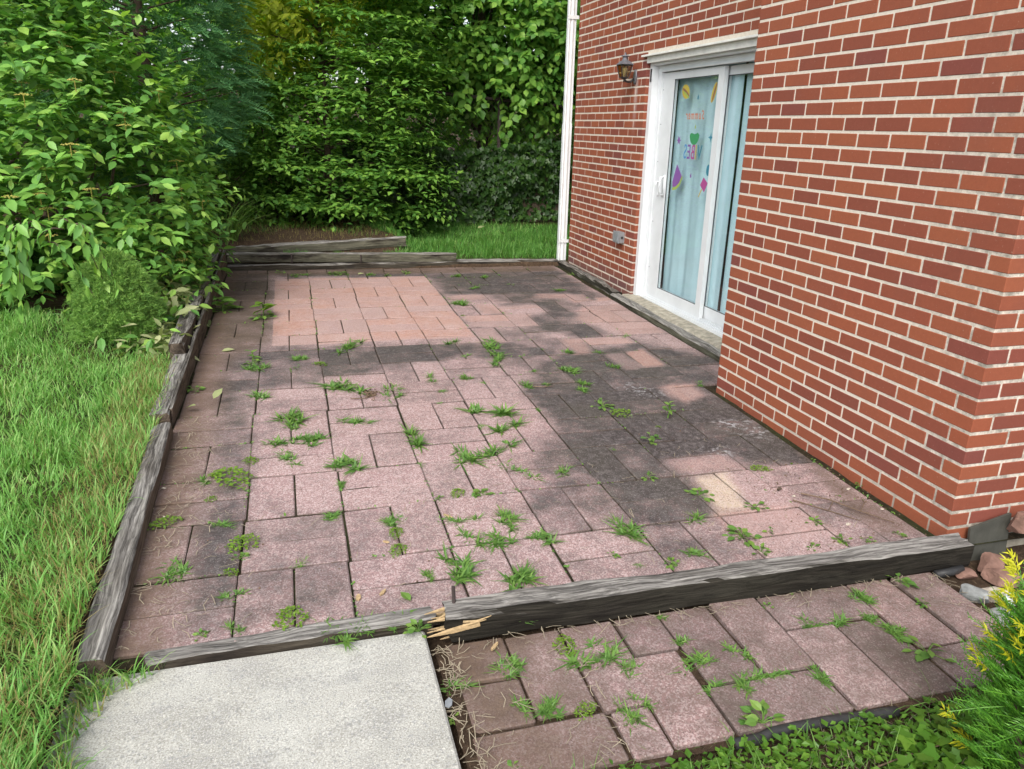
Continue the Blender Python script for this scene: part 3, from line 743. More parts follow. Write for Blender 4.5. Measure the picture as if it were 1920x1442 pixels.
# ---- patio bed and pavers
SQ = .37854
def poly_field(X, Y, poly, soft):
    """1 inside, falling to 0 over soft outside"""
    px = np.array([p[0] for p in poly]); py = np.array([p[1] for p in poly])
    qx, qy = np.roll(px, -1), np.roll(py, -1)
    P = np.stack([X, Y], -1)[..., None, :]
    A = np.stack([px, py], -1); Bv = np.stack([qx, qy], -1) - A
    t = np.clip(((P - A) * Bv).sum(-1) / ((Bv ** 2).sum(-1) + 1e-9), 0, 1)
    d = np.sqrt((((A + t[..., None] * Bv) - P) ** 2).sum(-1)).min(-1)
    ins = np.zeros(X.shape, bool)
    for a, b, c, e in zip(px, py, qx, qy):
        ins ^= ((b > Y) != (e > Y)) & (X < (c - a) * (Y - b) / (e - b + 1e-12) + a)
    sd = np.where(ins, d, -d)
    return sst((sd + soft) / (2 * soft))

def wear(X, Y):
    D = np.full(X.shape, .16); S = np.zeros(X.shape); B = np.zeros(X.shape); C = np.zeros(X.shape)
    for ch, v, so, pts in STAINS:
        f = v * poly_field(X, Y, pts, so * .85)
        if ch == 'D': D = np.maximum(D, f)
        elif ch == 'S': S = np.maximum(S, f)
        elif ch == 'B': B = np.maximum(B, f)
        elif pts is STAINS[-1][3]: D = D - f * .4
        else: C = np.maximum(C, f)
    B = np.maximum(B, .72 * sst((-.30 - X) / .28))
    return np.clip(np.stack([D, S, B, C], -1), 0, 1)

def paver(name, parent, mat, x0, x1, y0, y1, zf, wf, r, nx, ny, rnd=.012, drop=0.0):
    """one concrete paver, worn rounded edges, slightly out of level"""
    j = .0018
    x0 += j + r.uniform(0, .002); x1 -= j + r.uniform(0, .002); y0 += j + r.uniform(.0004, .0025); y1 -= j + r.uniform(.0004, .0025)
    if y0 > 4.3: y0 += .0022; y1 -= .0022
    cx, cy = (x0 + x1) / 2, (y0 + y1) / 2
    rot = r.normal(0, .005)
    e = .0055
    u = np.concatenate([[0, e], np.linspace(e, x1 - x0 - e, nx + 1)[1:-1], [x1 - x0 - e, x1 - x0]]) + x0
    v = np.concatenate([[0, e], np.linspace(e, y1 - y0 - e, ny + 1)[1:-1], [y1 - y0 - e, y1 - y0]]) + y0
    X, Y = np.meshgrid(u, v, indexing='ij')
    Z = np.zeros(X.shape)
    Z[0, :] = Z[-1, :] = -.003; Z[:, 0] = Z[:, -1] = -.003
    # round the corners
    for a in (0, -1):
        for b in (0, -1):
            X[a, b] += (.004 if a == 0 else -.004); Y[a, b] += (.004 if b == 0 else -.004); Z[a, b] = -.006
    Z = Z + r.normal(0, .0016) + r.normal(0, .006) * (X - cx) + r.normal(0, .008) * (Y - cy) - drop
    X2 = cx + (X - cx) - rot * (Y - cy); Y2 = cy + (Y - cy) + rot * (X - cx)
    Z = Z + zf(X2, Y2)
    V = np.stack([X2, Y2, Z], -1).reshape(-1, 3)
    n = len(v); m = len(u)
    i = (np.arange(m - 1)[:, None] * n + np.arange(n - 1)[None]).ravel()
    F = [np.stack([i, i + n, i + n + 1, i + 1], -1)]
    ring = [a * n for a in range(m)] + [(m - 1) * n + b for b in range(1, n)] + [a * n + n - 1 for a in range(m - 2, -1, -1)] + [b for b in range(n - 2, 0, -1)]
    ring = np.array(ring); N = len(V)
    low = V[ring] - np.array([0, 0, .045])
    k = np.arange(len(ring)); k2 = (k + 1) % len(ring)
    F.append(np.stack([ring[k], N + k, N + k2, ring[k2]], -1))
    V = np.concatenate([V, low])
    at = wf(V[:, 0], V[:, 1])
    mid = at[:m * n].reshape(m, n, 4)[1:-1, 1:-1].reshape(-1, 4).mean(0)
    at[:, 0] = .68 * at[:, 0] + .32 * mid[0]
    rim = np.zeros(len(V), bool); rim[ring] = True; rim[N:] = True
    at[rim, 0] = np.maximum(at[rim, 0], .5); at[rim, 2] = np.maximum(at[rim, 2], .3)
    return build(name, V, F, mat, parent, attr={'wear': at})

patio = grid('patio', np.arange(-.66, 2.99, .1), np.arange(2.05, 8.0, .1), lambda X, Y: gp(X, Y) - .009 + .004 * vn(X, Y, 9), M['joint'])
tag(patio, kind='structure')
pr = np.random.default_rng(21)
XW, YA, YB, XR = 2.441, 2.0954, 3.882, 2.945
sunk = lambda X, Y: gp(X, Y) + .004 * vn(X, Y, 1.3)
for i in range(2, 12):
    for j in range(-2, 14):
        x0 = (i - 3.67265) * SQ + .0; y0 = (j + 7.5385) * SQ
        x1, y1 = x0 + SQ, y0 + SQ
        xmax = 2.436 if y0 < YB - .05 else 2.76
        ymax = 7.905
        parts = []
        if (i + j) % 2:
            parts = [(x0, x0 + SQ / 2, y0, y1), (x0 + SQ / 2, x1, y0, y1)]
        else:
            parts = [(x0, x1, y0, y0 + SQ / 2), (x0, x1, y0 + SQ / 2, y1)]
        for (a, b, c, d) in parts:
            b2, d2 = min(b, xmax), min(d, ymax)
            c2 = max(c, 2.095)
            if b2 - a < .045 or d2 - c2 < .045: continue
            # whole runs drift a little from square to square
            sx = .006 * math.sin(j * 1.7 + i * .6); sy = .007 * math.sin(i * 1.3 - j * .4)
            paver('paver', patio, M['paver'], a + sx, b2 + (sx if b2 == b else 0), c2 + (sy if c2 == c else 0), d2 + (sy if d2 == d else 0), sunk, wear, pr,
                  7 if b - a > .3 else 4, 7 if d - c > .3 else 4)

# ---- lower paver path in front of the timber
pbed = grid('paver_path', np.arange(.345, 2.29, .03), np.arange(1.41, 2.0, .08), lambda X, Y: gp(X, Y) - .058 + .004 * vn(X, Y, 9) + .014 * sst((.42 - X) / .05), M['soil'])
tag(pbed, kind='structure')
def wear_p(X, Y):
    D = .33 + .3 * vn(X, Y, 2.1) - .25 * sst((X - 1.75) / .4)
    return np.clip(np.stack([D, .22 * sst((X - 1.6) / .5), .30 + .4 * sst((.9 - X) / .5) + .2 * sst((Y - 1.9) / .08), 0 * X], -1), 0, 1)
PR = [(.375, .57, 1.80, 1.985), (.375, .57, 1.61, 1.795), (.575, .76, 1.62, 1.985), (.765, .95, 1.60, 1.985), (.37, .77, 1.42, 1.60), (.78, .90, 1.42, 1.595), (.955, 1.115, 1.80, 1.985), (.905, 1.095, 1.43, 1.795),
      (1.12, 1.31, 1.625, 1.99), (1.315, 1.50, 1.625, 1.99), (1.10, 1.49, 1.435, 1.62), (1.505, 1.885, 1.80, 1.985), (1.495, 1.685, 1.435, 1.795), (1.69, 1.88, 1.435, 1.795),
      (1.89, 2.075, 1.62, 1.99), (2.08, 2.27, 1.60, 1.985), (1.885, 2.10, 1.435, 1.615)]
for (a, b, c, d) in PR:
    paver('paver', pbed, M['path'], a, b, c, d, lambda X, Y: gp(X, Y) - .043, wear_p, pr, 7 if b - a > .3 else 4, 7 if d - c > .3 else 4, drop=abs(pr.normal(0, .003)))
# ---- concrete walk
mb = MB()
xs = np.array([-.72, -.715, -.4, -.1, .15, .318, .325]); ys = np.array([-1.6, -1.0, -.2, .6, 1.2, 1.6, 2.035, 2.042])
X, Y = np.meshgrid(xs, ys, indexing='ij')
Z = gp(X, Y) - .018; Z[0] -= .006; Z[-1] -= .006; Z[:, -1] -= .006
V = np.stack([X, Y, Z], -1).reshape(-1, 3); n = len(ys)
i = (np.arange(len(xs) - 1)[:, None] * n + np.arange(n - 1)[None]).ravel()
ring = np.array([a * n for a in range(len(xs))] + [(len(xs) - 1) * n + b for b in range(1, n)] + [a * n + n - 1 for a in range(len(xs) - 2, -1, -1)] + [b for b in range(n - 2, 0, -1)])
k = np.arange(len(ring)); k2 = (k + 1) % len(ring); N = len(V)
walk = build('concrete_walk', np.concatenate([V, V[ring] - [0, 0, .1]]), [np.stack([i, i + n, i + n + 1, i + 1], -1), np.stack([ring[k], N + k, N + k2, ring[k2]], -1)], M['concrete'])
tag(walk, kind='structure')

# ================================================================== HOUSE
CH = .0677; Z0 = .02333
HO = np.array([XW, YA, 0.0])
house = empty('brick_house', HO, 'red brick house wall with sliding glass door and wall set back beyond it', 'house')
TOPZ = 5.6
def box(name, a, b, mat, parent, loc=None):
    m = MB(); m.box(a, b); return m.build(name, mat, parent, loc=loc)
ZB = -.3
REC = 6.29  # far jamb of the door opening
DZ0, DZ1, DY0 = .055, 2.075, 4.36
# mortar cores
nw = box('wall', (XW + .002, YA + .002, ZB), (XW + .4, YB - .005, TOPZ), M['mortar'], house)
fw = box('wall', (XW + .41, YA + .002, ZB), (9.5, YA + .3, TOPZ), M['mortar'], house)
rw = MB()
rw.box((XR + .002, REC + .005, ZB), (XR + .3, 7.96, TOPZ))
rw.box((XR + .002, YB - .3, DZ1), (XR + .3, REC, TOPZ))
rw.box((XR + .002, YB - .3, ZB), (XR + .3, DY0, DZ1))
rw.box((XR + .002, DY0, ZB), (XR + .3, REC, DZ0 - .03))
rw = rw.build('wall', M['mortar'], house)
bw = box('wall', (XR + .31, 7.66, ZB), (9.5, 7.96, TOPZ), M['mortar'], house)
lk = box('wall', (XW + .41, YB - .31, ZB), (XR, YB - .01, TOPZ), M['mortar'], house)
# roof: low hip with eaves
m = MB()
e0, e1, f0, f1 = 2.05, 9.9, 1.7, 8.35
zr = TOPZ
Vr = np.array([[e0, f0, zr], [e1, f0, zr], [e1, f1, zr], [e0, f1, zr], [e0, f0, zr + .18], [e1, f0, zr + .18], [e1, f1, zr + .18], [e0, f1, zr + .18], [5, 5, zr + 1.6], [7, 5, zr + 1.6]])
m.add(Vr, [[[0, 3, 2, 1], [0, 1, 5, 4], [1, 2, 6, 5], [2, 3, 7, 6], [3, 0, 4, 7], [4, 5, 9, 8], [6, 7, 8, 9]], [[5, 6, 9], [7, 4, 8]]])
m.build('roof', M['roof'], house)

def brick_mesh(sx, sy, sz, name):
    """a brick with chamfered arrises, centred"""
    c = .0022
    V = []; 
    for x in (-1, 1):
        for y in (-1, 1):
            for z in (-1, 1):
                p = np.array([x * sx / 2, y * sy / 2, z * sz / 2])
                for ax in range(3):
                    q = p.copy()
                    for a in range(3):
                        if a != ax: q[a] -= np.sign(p[a]) * c
                    V.append(q)   # vertex lying on face ax
    V = np.array(V)
    idx = lambda x, y, z, ax: ((x * 2 + y) * 2 + z) * 3 + ax
    Q = []; T = []
    for ax in range(3):
        for s_ in (0, 1):
            ring = []
            for (a, b) in ((0, 0), (1, 0), (1, 1), (0, 1)):
                t = [0, 0, 0]; t[ax] = s_; o = [k for k in range(3) if k != ax]; t[o[0]] = a; t[o[1]] = b
                ring.append(idx(*t, ax))
            nrm = np.cross(V[ring[1]] - V[ring[0]], V[ring[2]] - V[ring[0]])
            if nrm[ax] * (1 if s_ else -1) < 0: ring = ring[::-1]
            Q.append(ring)
    for a1 in range(3):
        for a2 in range(a1 + 1, 3):
            e = 3 - a1 - a2
            for s1 in (0, 1):
                for s2 in (0, 1):
                    t0 = [0, 0, 0]; t0[a1] = s1; t0[a2] = s2; t1 = list(t0); t1[e] = 1
                    ring = [idx(*t0, a1), idx(*t1, a1), idx(*t1, a2), idx(*t0, a2)]
                    nrm = np.cross(V[ring[1]] - V[ring[0]], V[ring[2]] - V[ring[0]])
                    if nrm @ V[ring[0]] < 0: ring = ring[::-1]
                    Q.append(ring)
    for x in (0, 1):
        for y in (0, 1):
            for z in (0, 1):
                r_ = [idx(x, y, z, a) for a in range(3)]
                nrm = np.cross(V[r_[1]] - V[r_[0]], V[r_[2]] - V[r_[0]])
                if nrm @ V[r_[0]] < 0: r_ = r_[::-1]
                T.append(r_)
    return V, [np.array(Q), np.array(T)]

# brick list: (centre, size key, owner)
PITCH = (YB - YA + .009) / 9
L, Hh, Bk, J = PITCH - .0098, .0925, .0548, .0098
bricks = []
br = np.random.default_rng(8)
for k in range(-3, 80):
    zc = Z0 + (k + .5) * CH
    if zc > 3.3: break
    z = zc
    # near wall
    y = YA; even = (k % 2 == 0); first = True
    while y < YB - .03:
        l = L if (even or not first) else Hh - .003
        if YB - y < l: l = YB - y
        if y + l > YB - .06 and not even: l = YB - y
        bricks.append(((XW, y, z), (Hh, l, Bk), nw, first))
        y += l + J; first = False
    # street front
    x = XW + (Hh if even else L) + J
    if not even:
        bricks[-1 if False else [q for q in range(len(bricks)) if bricks[q][3] and bricks[q][2] is nw][-1]] = ((XW, YA, z), (L, Hh - .003, Bk), nw, True)
    while x < 5.2:
        bricks.append(((x, YA, z), (L, Hh, Bk), fw, False)); x += PITCH
    # set back wall, from the jamb to the far corner
    y = REC; first = True; odd = (k % 2 == 1)
    lo = REC
    if zc > DZ1 + .03: lo = YB
    yy = REC + (0 if not odd else .1) - (math.ceil((REC - lo) / .2015) + 1) * .2015 if lo < REC else REC + (0)
    y = yy
    if lo == REC and odd:
        bricks.append(((XR, y, z), (Hh if zc < DZ1 else Hh, .0905, Bk), rw, False)); y += .0905 + J + .0005
    while y < 7.965:
        a, b = max(y, lo), min(y + .192, 7.965)
        if b - a > .02: bricks.append(((XR, a, z), (Hh, b - a, Bk), rw, False))
        y += .2015
seen = []
for n_, (p, s_, ow, f_) in enumerate(bricks):
    c = np.array(p) + np.array([s_[0] / 2, s_[1] / 2, 0])
    if ow is fw: vis = np.array([c[0], p[1], c[2]])
    else: vis = np.array([p[0], c[1], c[2]])
    u, v, d = proj(vis)
    ok = (-25 < u < 1049) and (-20 < v < 789)
    if ow is rw and (u > 760 + (384 - v) * -.02 and c[1] < 4.3): ok = False
    if ow is nw or ow is rw:
        area = s_[1] * .058 * abs(norm(vis - CAMP)[0]) / d ** 2
    else:
        area = s_[0] * .058 * abs(norm(vis - CAMP)[1]) / d ** 2
    seen.append(area if ok else -1)
order = np.argsort(seen)[::-1]
single = set(order[:300].tolist())
cache = {}
rest = MB()
for n_, (p, s_, ow, f_) in enumerate(bricks):
    key = tuple(np.round(s_, 3))
    if key not in cache:
        V, F = brick_mesh(*s_, 'brick')
        me = rawmesh('brick', V, F, M['brick']); cache[key] = (me, V, F)
    me, V, F = cache[key]
    c = np.array(p) + np.array([s_[0] / 2, s_[1] / 2, 0])
    jit = np.clip([br.normal(0, .0005), br.normal(0, .0007), br.normal(0, .0008)], -.001, .001)
    if ow is fw: jit[1] = abs(jit[1]) * -.5
    else: jit[0] = abs(jit[0]) * -.5
    if n_ in single:
        o = bpy.data.objects.new('brick', me)
        o.location = c + jit - HO
        o.rotation_euler = (br.normal(0, .003), br.normal(0, .002), br.normal(0, .002))
        link(o, ow)
    else:
        rest.add(V + c + jit, F)
rb = rest.build('brickwork', M['brick'], rw); rb['kind'] = 'stuff'
# soldier of foundation seen under the corner
box('foundation', (XW + .03, YA - .012, -.4), (4.6, YA + .0, gp(XW, YA) - .01), M['sill'], house)

# ---------------- sliding door
XD = XR + .085
door = MB()
# brick mould and jambs (far side), head, near side
door.box((XR + .03, REC - .055, DZ0), (XD + .02, REC - .002, DZ1))
door.box((XD + .0, REC - .12, DZ0), (XD + .09, REC - .057, DZ1 - .06))
door.box((XR + .03, DY0, DZ0), (XD + .02, DY0 + .055, DZ1))
door.box((XR + .032, DY0 + .057, DZ1 - .065), (XD + .02, REC - .057, DZ1))
door.box((XD - .005, DY0 + .06, DZ1 - .105), (XD + .09, REC - .122, DZ1 - .067))
for q in range(3):   # ribs of the track head and side jamb
    door.box((XD + .012 + q * .022, REC - .132 - q * .008, DZ0 + .03), (XD + .020 + q * .022, REC - .1215, DZ1 - .108))
    door.box((XD - .014 + q * .022, DY0 + .06, DZ1 - .118), (XD - .006 + q * .022, REC - .135, DZ1 - .106))
door = door.build('sliding_door', M['white'], house)
box('drip_cap', (XR - .035, DY0 - .05, DZ1 + .004), (XR + .02, REC + .055, DZ1 + .018), M['white_old'], door)
box('head_flashing', (XR - .004, DY0 - .02, DZ1 - .045), (XR + .029, REC - .0, DZ1 + .003), M['white_old'], door)
trk = MB()
trk.box((XD - .03, DY0 + .02, DZ0), (XD + .1, REC - .06, DZ0 + .028))
for q in range(4): trk.box((XD - .022 + q * .03, DY0 + .06, DZ0 + .029), (XD - .014 + q * .03, REC - .125, DZ0 + .042 + q * .004))
trk.build('track', M['white'], door)
def sash(x0, y0, y1, z0, z1, wl, wr, wt, wb, name):
    mb = MB(); t = .034
    mb.box((x0, y0, z0), (x0 + t, y0 + wr, z1)); mb.box((x0, y1 - wl, z0), (x0 + t, y1, z1))
    mb.box((x0 + .001, y0 + wr, z0), (x0 + t - .001, y1 - wl, z0 + wb)); mb.box((x0 + .001, y0 + wr, z1 - wt), (x0 + t - .001, y1 - wl, z1))
    s_ = mb.build(name, M['white'], door)
    g_ = MB(); e = .006
    a, b, c, d = y0 + wr, y1 - wl, z0 + wb, z1 - wt
    g_.box((x0 + .006, a, c), (x0 + .012, a + e, d)); g_.box((x0 + .006, b - e, c), (x0 + .012, b, d))
    g_.box((x0 + .006, a + e, c), (x0 + .012, b - e, c + e)); g_.box((x0 + .006, a + e, d - e), (x0 + .012, b - e, d))
    g_.build('gasket', M['gasket'], door)
    pn = MB(); pn.box((x0 + .013, a + .001, c + .001), (x0 + .018, b - .001, d - .001)); pn.build('pane', M['glass'], door)
ZS0, ZS1 = DZ0 + .045, DZ1 - .125
sash(XD + .012, 5.205, REC - .135, ZS0, ZS1, .19, .075, .055, .095, 'sash')      # sliding panel, stile with lock to the far side
sash(XD + .058, DY0 + .06, 5.29, ZS0, ZS1, .06, .055, .06, .095, 'sash')
# pull handle and latch
hb = MB(); hy = 5.99
P = [(XD + .012, hy, 1.135), (XD - .018, hy, 1.13), (XD - .032, hy - .004, 1.10), (XD - .034, hy - .006, 1.06), (XD - .032, hy - .004, 1.02), (XD - .018, hy, .99), (XD + .012, hy, .985)]
hb.tube(P, .0085, 6); hb.box((XD + .004, hy - .018, .97), (XD + .011, hy + .018, 1.15))
hb.build('handle', M['white'], door, smooth=True)
lb = MB(); lb.box((XD + .0, hy + .075, 1.0), (XD + .011, hy + .1, 1.13)); lb.tube([(XD, hy + .088, 1.09), (XD - .018, hy + .088, 1.085), (XD - .022, hy + .086, 1.06)], .007, 6)
lb.tube([(XD + .003, hy + .088, .985), (XD - .004, hy + .088, .985)], .014, 8)
lb.build('latch', M['white'], door)
box('label_strip', (XR + .024, REC - .04, 1.885), (XR + .0295, REC - .022, 1.985), M['black'], door)
for q, zz in enumerate((.35, .75, 1.25, 1.55, 1.82)):
    s_ = MB(); s_.tube([(XD + .0115, REC - .15, zz), (XD + .009, REC - .15, zz)], .004, 6); s_.build('screw', M['gasket'], door)
# concrete sill and threshold board under the door
sl = MB(); Ns = 24
ys = np.linspace(DY0 - .3, REC + .03, Ns)
prof = [(XR - .075, -.05), (XR - .075, .035), (XR - .06, .05), (XR + .02, .056), (XR + .08, .058), (XR + .08, -.05)]
V = np.array([[px + .004 * vn(y, px, 9) if px < XR else px, y, gp(px, y) * .5 + pz - .0 + .003 * vn(y, px * 7, 6)] for y in ys for px, pz in prof]); k = len(prof)
i = (np.arange(Ns - 1)[:, None] * k + np.arange(k)[None]).ravel(); i2 = (np.arange(Ns - 1)[:, None] * k + (np.arange(k)[None] + 1) % k).ravel()
build('sill', V, [np.stack([i, i2, i2 + k, i + k], -1), np.arange(k)[::-1][None], (np.arange(k) + (Ns - 1) * k)[None]], M['sill'], door)
# dim room behind the glass
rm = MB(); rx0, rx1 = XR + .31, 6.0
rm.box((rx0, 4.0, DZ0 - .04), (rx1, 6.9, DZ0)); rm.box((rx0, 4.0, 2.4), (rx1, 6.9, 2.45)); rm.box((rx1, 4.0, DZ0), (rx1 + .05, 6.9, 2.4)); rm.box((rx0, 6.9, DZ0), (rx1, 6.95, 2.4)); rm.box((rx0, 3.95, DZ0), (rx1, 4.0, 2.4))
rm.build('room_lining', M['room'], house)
# curtains
def curtain(y0, y1, fold, xoff, label, seed):
    n = 90; m_ = 24
    y = np.linspace(0, 1, n); z = np.linspace(0, 1, m_)
    Yg, Zg = np.meshgrid(y, z, indexing='ij')
    amp = .005 + .006 * Zg
    X = XD + xoff + amp * np.sin(Yg * fold * 2 * np.pi + .6 * np.sin(Zg * 3 + seed)) + .003 * np.sin(Yg * fold * 4.3 * np.pi + 2 * Zg + seed)
    yb0 = y0 + (.05 * sst((Zg - .25) / .6) * np.sin(Zg * 4) if seed == 2 else 0); 
    Yw = yb0 + (y1 - yb0) * Yg
    Z = 2.0 - (1.86 + .03 * np.sin(Yg * 9 + seed)) * Zg
    V = np.stack([X, Yw, Z], -1).reshape(-1, 3)
    i = (np.arange(n - 1)[:, None] * m_ + np.arange(m_ - 1)[None]).ravel()
    F = np.stack([i, i + m_, i + m_ + 1, i + 1], -1)
    V2 = V + np.array([.003, 0, 0]); N = len(V)
    o = build('curtain', np.concatenate([V, V2]), [F, F[:, ::-1] + N], M['curtain'], smooth=True, loc=(XD + xoff, y0, 2.0))
    tag(o, label, 'curtain', 'light blue curtains behind the glass door')
curtain(5.085, 6.03, 3.5, .098, 'light blue curtain hanging behind the sliding panel with the stickers', 1)
curtain(4.3, 5.075, 4, .118, 'light blue curtain behind the fixed panel beside the brick corner', 2)
tag(box('valance_band', (XD + .10, 4.3, 1.99), (XD + .11, 6.1, 2.03), M['white_old'], None, loc=(XD + .10, 4.3, 1.99)), 'white curtain rail across the top of the glass door', 'curtain rail')

# stickers on the inner face of the sliding pane, seen reversed
SX = XD + .012 + .0125
def flat(name, pts, mat, label, cat='sticker', extra=()):
    """cut vinyl shapes: list of (polygon, material) with a little thickness"""
    base = np.mean(np.array(pts), 0)
    org = (SX, base[0], base[1])
    root = None
    for q, (pl, mt) in enumerate([(pts, mat)] + list(extra)):
        pl = np.array(pl); n = len(pl)
        ar = np.sum(pl[:, 0] * np.roll(pl[:, 1], -1) - np.roll(pl[:, 0], -1) * pl[:, 1])
        if ar > 0: pl = pl[::-1]
        x = SX - .0008 - .0007 * q
        V = np.concatenate([np.c_[np.full(n, x), pl], np.c_[np.full(n, x - .0006), pl]])
        k = np.arange(n); k2 = (k + 1) % n
        F = [np.arange(n)[None, ::-1], (np.arange(n) + n)[None], np.stack([k, k2, k2 + n, k + n], -1)]
        if root is None: root = build(name, V, F, mt, loc=org)
        else: build('print_layer', V, F, mt, root)
    tag(root, label, cat, 'summer stickers on the glass door')
    return root
def ell(cy, cz, a, b, rot=0, n=18, t0=0, t1=2 * math.pi):
    t = np.linspace(t0, t1, n, endpoint=(t1 - t0) < 6.2)
    y, z = a * np.cos(t), b * np.sin(t)
    return np.stack([cy + y * math.cos(rot) - z * math.sin(rot), cz + y * math.sin(rot) + z * math.cos(rot)], -1)
# positions on the pane: y grows to the far side (left in view)
Yp = lambda f: 5.28 + f * .62      # f=0 at meeting stile, 1 at the lock stile
flat('burger_sticker', ell(Yp(.80), 1.795, .065, .05, .5), M['c_yellow'], 'yellow burger sticker high on the glass by the lock stile', extra=[(ell(Yp(.79), 1.79, .066, .013, .5), M['c_brown']), (ell(Yp(.775), 1.772, .06, .008, .5), M['c_lime'])])
flat('hot_dog_sticker', ell(Yp(.10), 1.775, .028, .075, .35), M['c_yellow'], 'yellow hot dog sticker high on the glass by the middle stile', extra=[(ell(Yp(.09), 1.775, .011, .07, .35), M['c_brown'])])
drop = lambda y, z, s_: np.array([(y, z + 1.7 * s_), (y + .55 * s_, z + .5 * s_), (y + .7 * s_, z - .2 * s_), (y + .3 * s_, z - .8 * s_), (y - .3 * s_, z - .8 * s_), (y - .7 * s_, z - .2 * s_), (y - .55 * s_, z + .5 * s_)])
flat('drop_sticker', drop(Yp(.47), 1.745, .016), M['c_teal'], 'small teal drop sticker between the burger and the hot dog')
flat('drop_sticker', drop(Yp(.47), 1.53, .013), M['c_lime'], 'tiny pale green drop sticker just under the word Summer')
flat('bowl_sticker', np.concatenate([ell(Yp(.47), 1.475, .075, .075, 0, 14, math.pi, 2 * math.pi), [(Yp(.47) + .05, 1.49), (Yp(.47), 1.48), (Yp(.47) - .05, 1.492)]]), M['c_green'], 'dark green bowl sticker between the two words')
star = lambda y, z, a, b, n: np.array([(y + (a if q % 2 else b) * math.cos(q * math.pi / n), z + (a if q % 2 else b) * math.sin(q * math.pi / n)) for q in range(2 * n)])
flat('flower_sticker', star(Yp(.87), 1.43, .016, .04, 6), M['c_purple'], 'small purple flower sticker beside the green bowl toward the lock')
flat('leaf_sticker', star(Yp(.07), 1.46, .012, .038, 4), M['c_teal'], 'teal leaf sticker beside the middle stile')
flat('melon_sticker', np.array([(Yp(.86), 1.245), (Yp(.70), 1.155), (Yp(.76), 1.10), (Yp(.84), 1.07), (Yp(.93), 1.06), (Yp(.95), 1.10)]), M['c_purple'], 'purple melon slice sticker low on the glass by the lock stile', extra=[(np.array([(Yp(.70), 1.158), (Yp(.76), 1.10), (Yp(.84), 1.07), (Yp(.94), 1.055), (Yp(.94), 1.035), (Yp(.83), 1.045), (Yp(.74), 1.08), (Yp(.675), 1.15)]), M['c_lime'])])
flat('drop_sticker', drop(Yp(.47), 1.165, .016), M['c_purple'], 'small purple drop sticker low between melon and ice pop')
flat('ice_pop_sticker', np.array([(Yp(.14), 1.17), (Yp(.03), 1.13), (Yp(.10), 1.06), (Yp(.21), 1.11)]), M['c_magenta'], 'magenta ice pop sticker on a yellow stick low on the glass', extra=[(np.array([(Yp(.15), 1.08), (Yp(.165), 1.085), (Yp(.235), 1.02), (Yp(.22), 1.015)]), M['c_yellow'])])
flat('balloon_sticker', ell(Yp(.05), 1.225, .028, .042), M['c_teal'], 'teal balloon sticker above the ice pop')
def word(txt, y_right, z, size, mats, label, shear=0.0, sx=1.0):
    """mirrored lettering: first letter at the right in view (small y)"""
    root = None; y = y_right
    for q, ch in enumerate(txt):
        cu = bpy.data.curves.new('letter', 'FONT'); cu.body = ch; cu.size = size; cu.extrude = .0004; cu.shear = shear; cu.offset = .0012
        tmp = bpy.data.objects.new('letter', cu); COL.objects.link(tmp)
        dg = bpy.context.evaluated_depsgraph_get()
        me = bpy.data.meshes.new_from_object(tmp.evaluated_get(dg))
        wdt = max([v.co.x for v in me.vertices] + [.01])
        COL.objects.unlink(tmp); bpy.data.objects.remove(tmp); bpy.data.curves.remove(cu)
        me.materials.clear(); me.materials.append(mats[q % len(mats)])
        # text x -> +y (mirrored from outside), text y -> z
        me.transform(Matrix(((0, 0, -1, 0), (sx, 0, 0, 0), (0, 1, 0, 0), (0, 0, 0, 1))))
        o = bpy.data.objects.new('lettering' if root is None else 'letter', me)
        if root is None:
            root = o; o.location = (SX - .0015, y, z); COL.objects.link(o); y0 = y
            ORG[o.name] = np.array(o.location)
        else:
            o.location = (0, y - y0, 0); link(o, root)
        y += wdt * sx + size * .05
    tag(root, label, 'lettering', 'summer stickers on the glass door')
word('Summer', Yp(.27), 1.59, .092, [M['c_orange']], 'orange slanted word Summer reversed on the glass', .35, .72)
word('VIBES', Yp(.25), 1.295, .155, [M['c_teal'], M['c_yellow'], M['c_magenta'], M['c_purple'], M['c_blue']], 'multicoloured word VIBES reversed on the glass below the bowl', 0, .72)

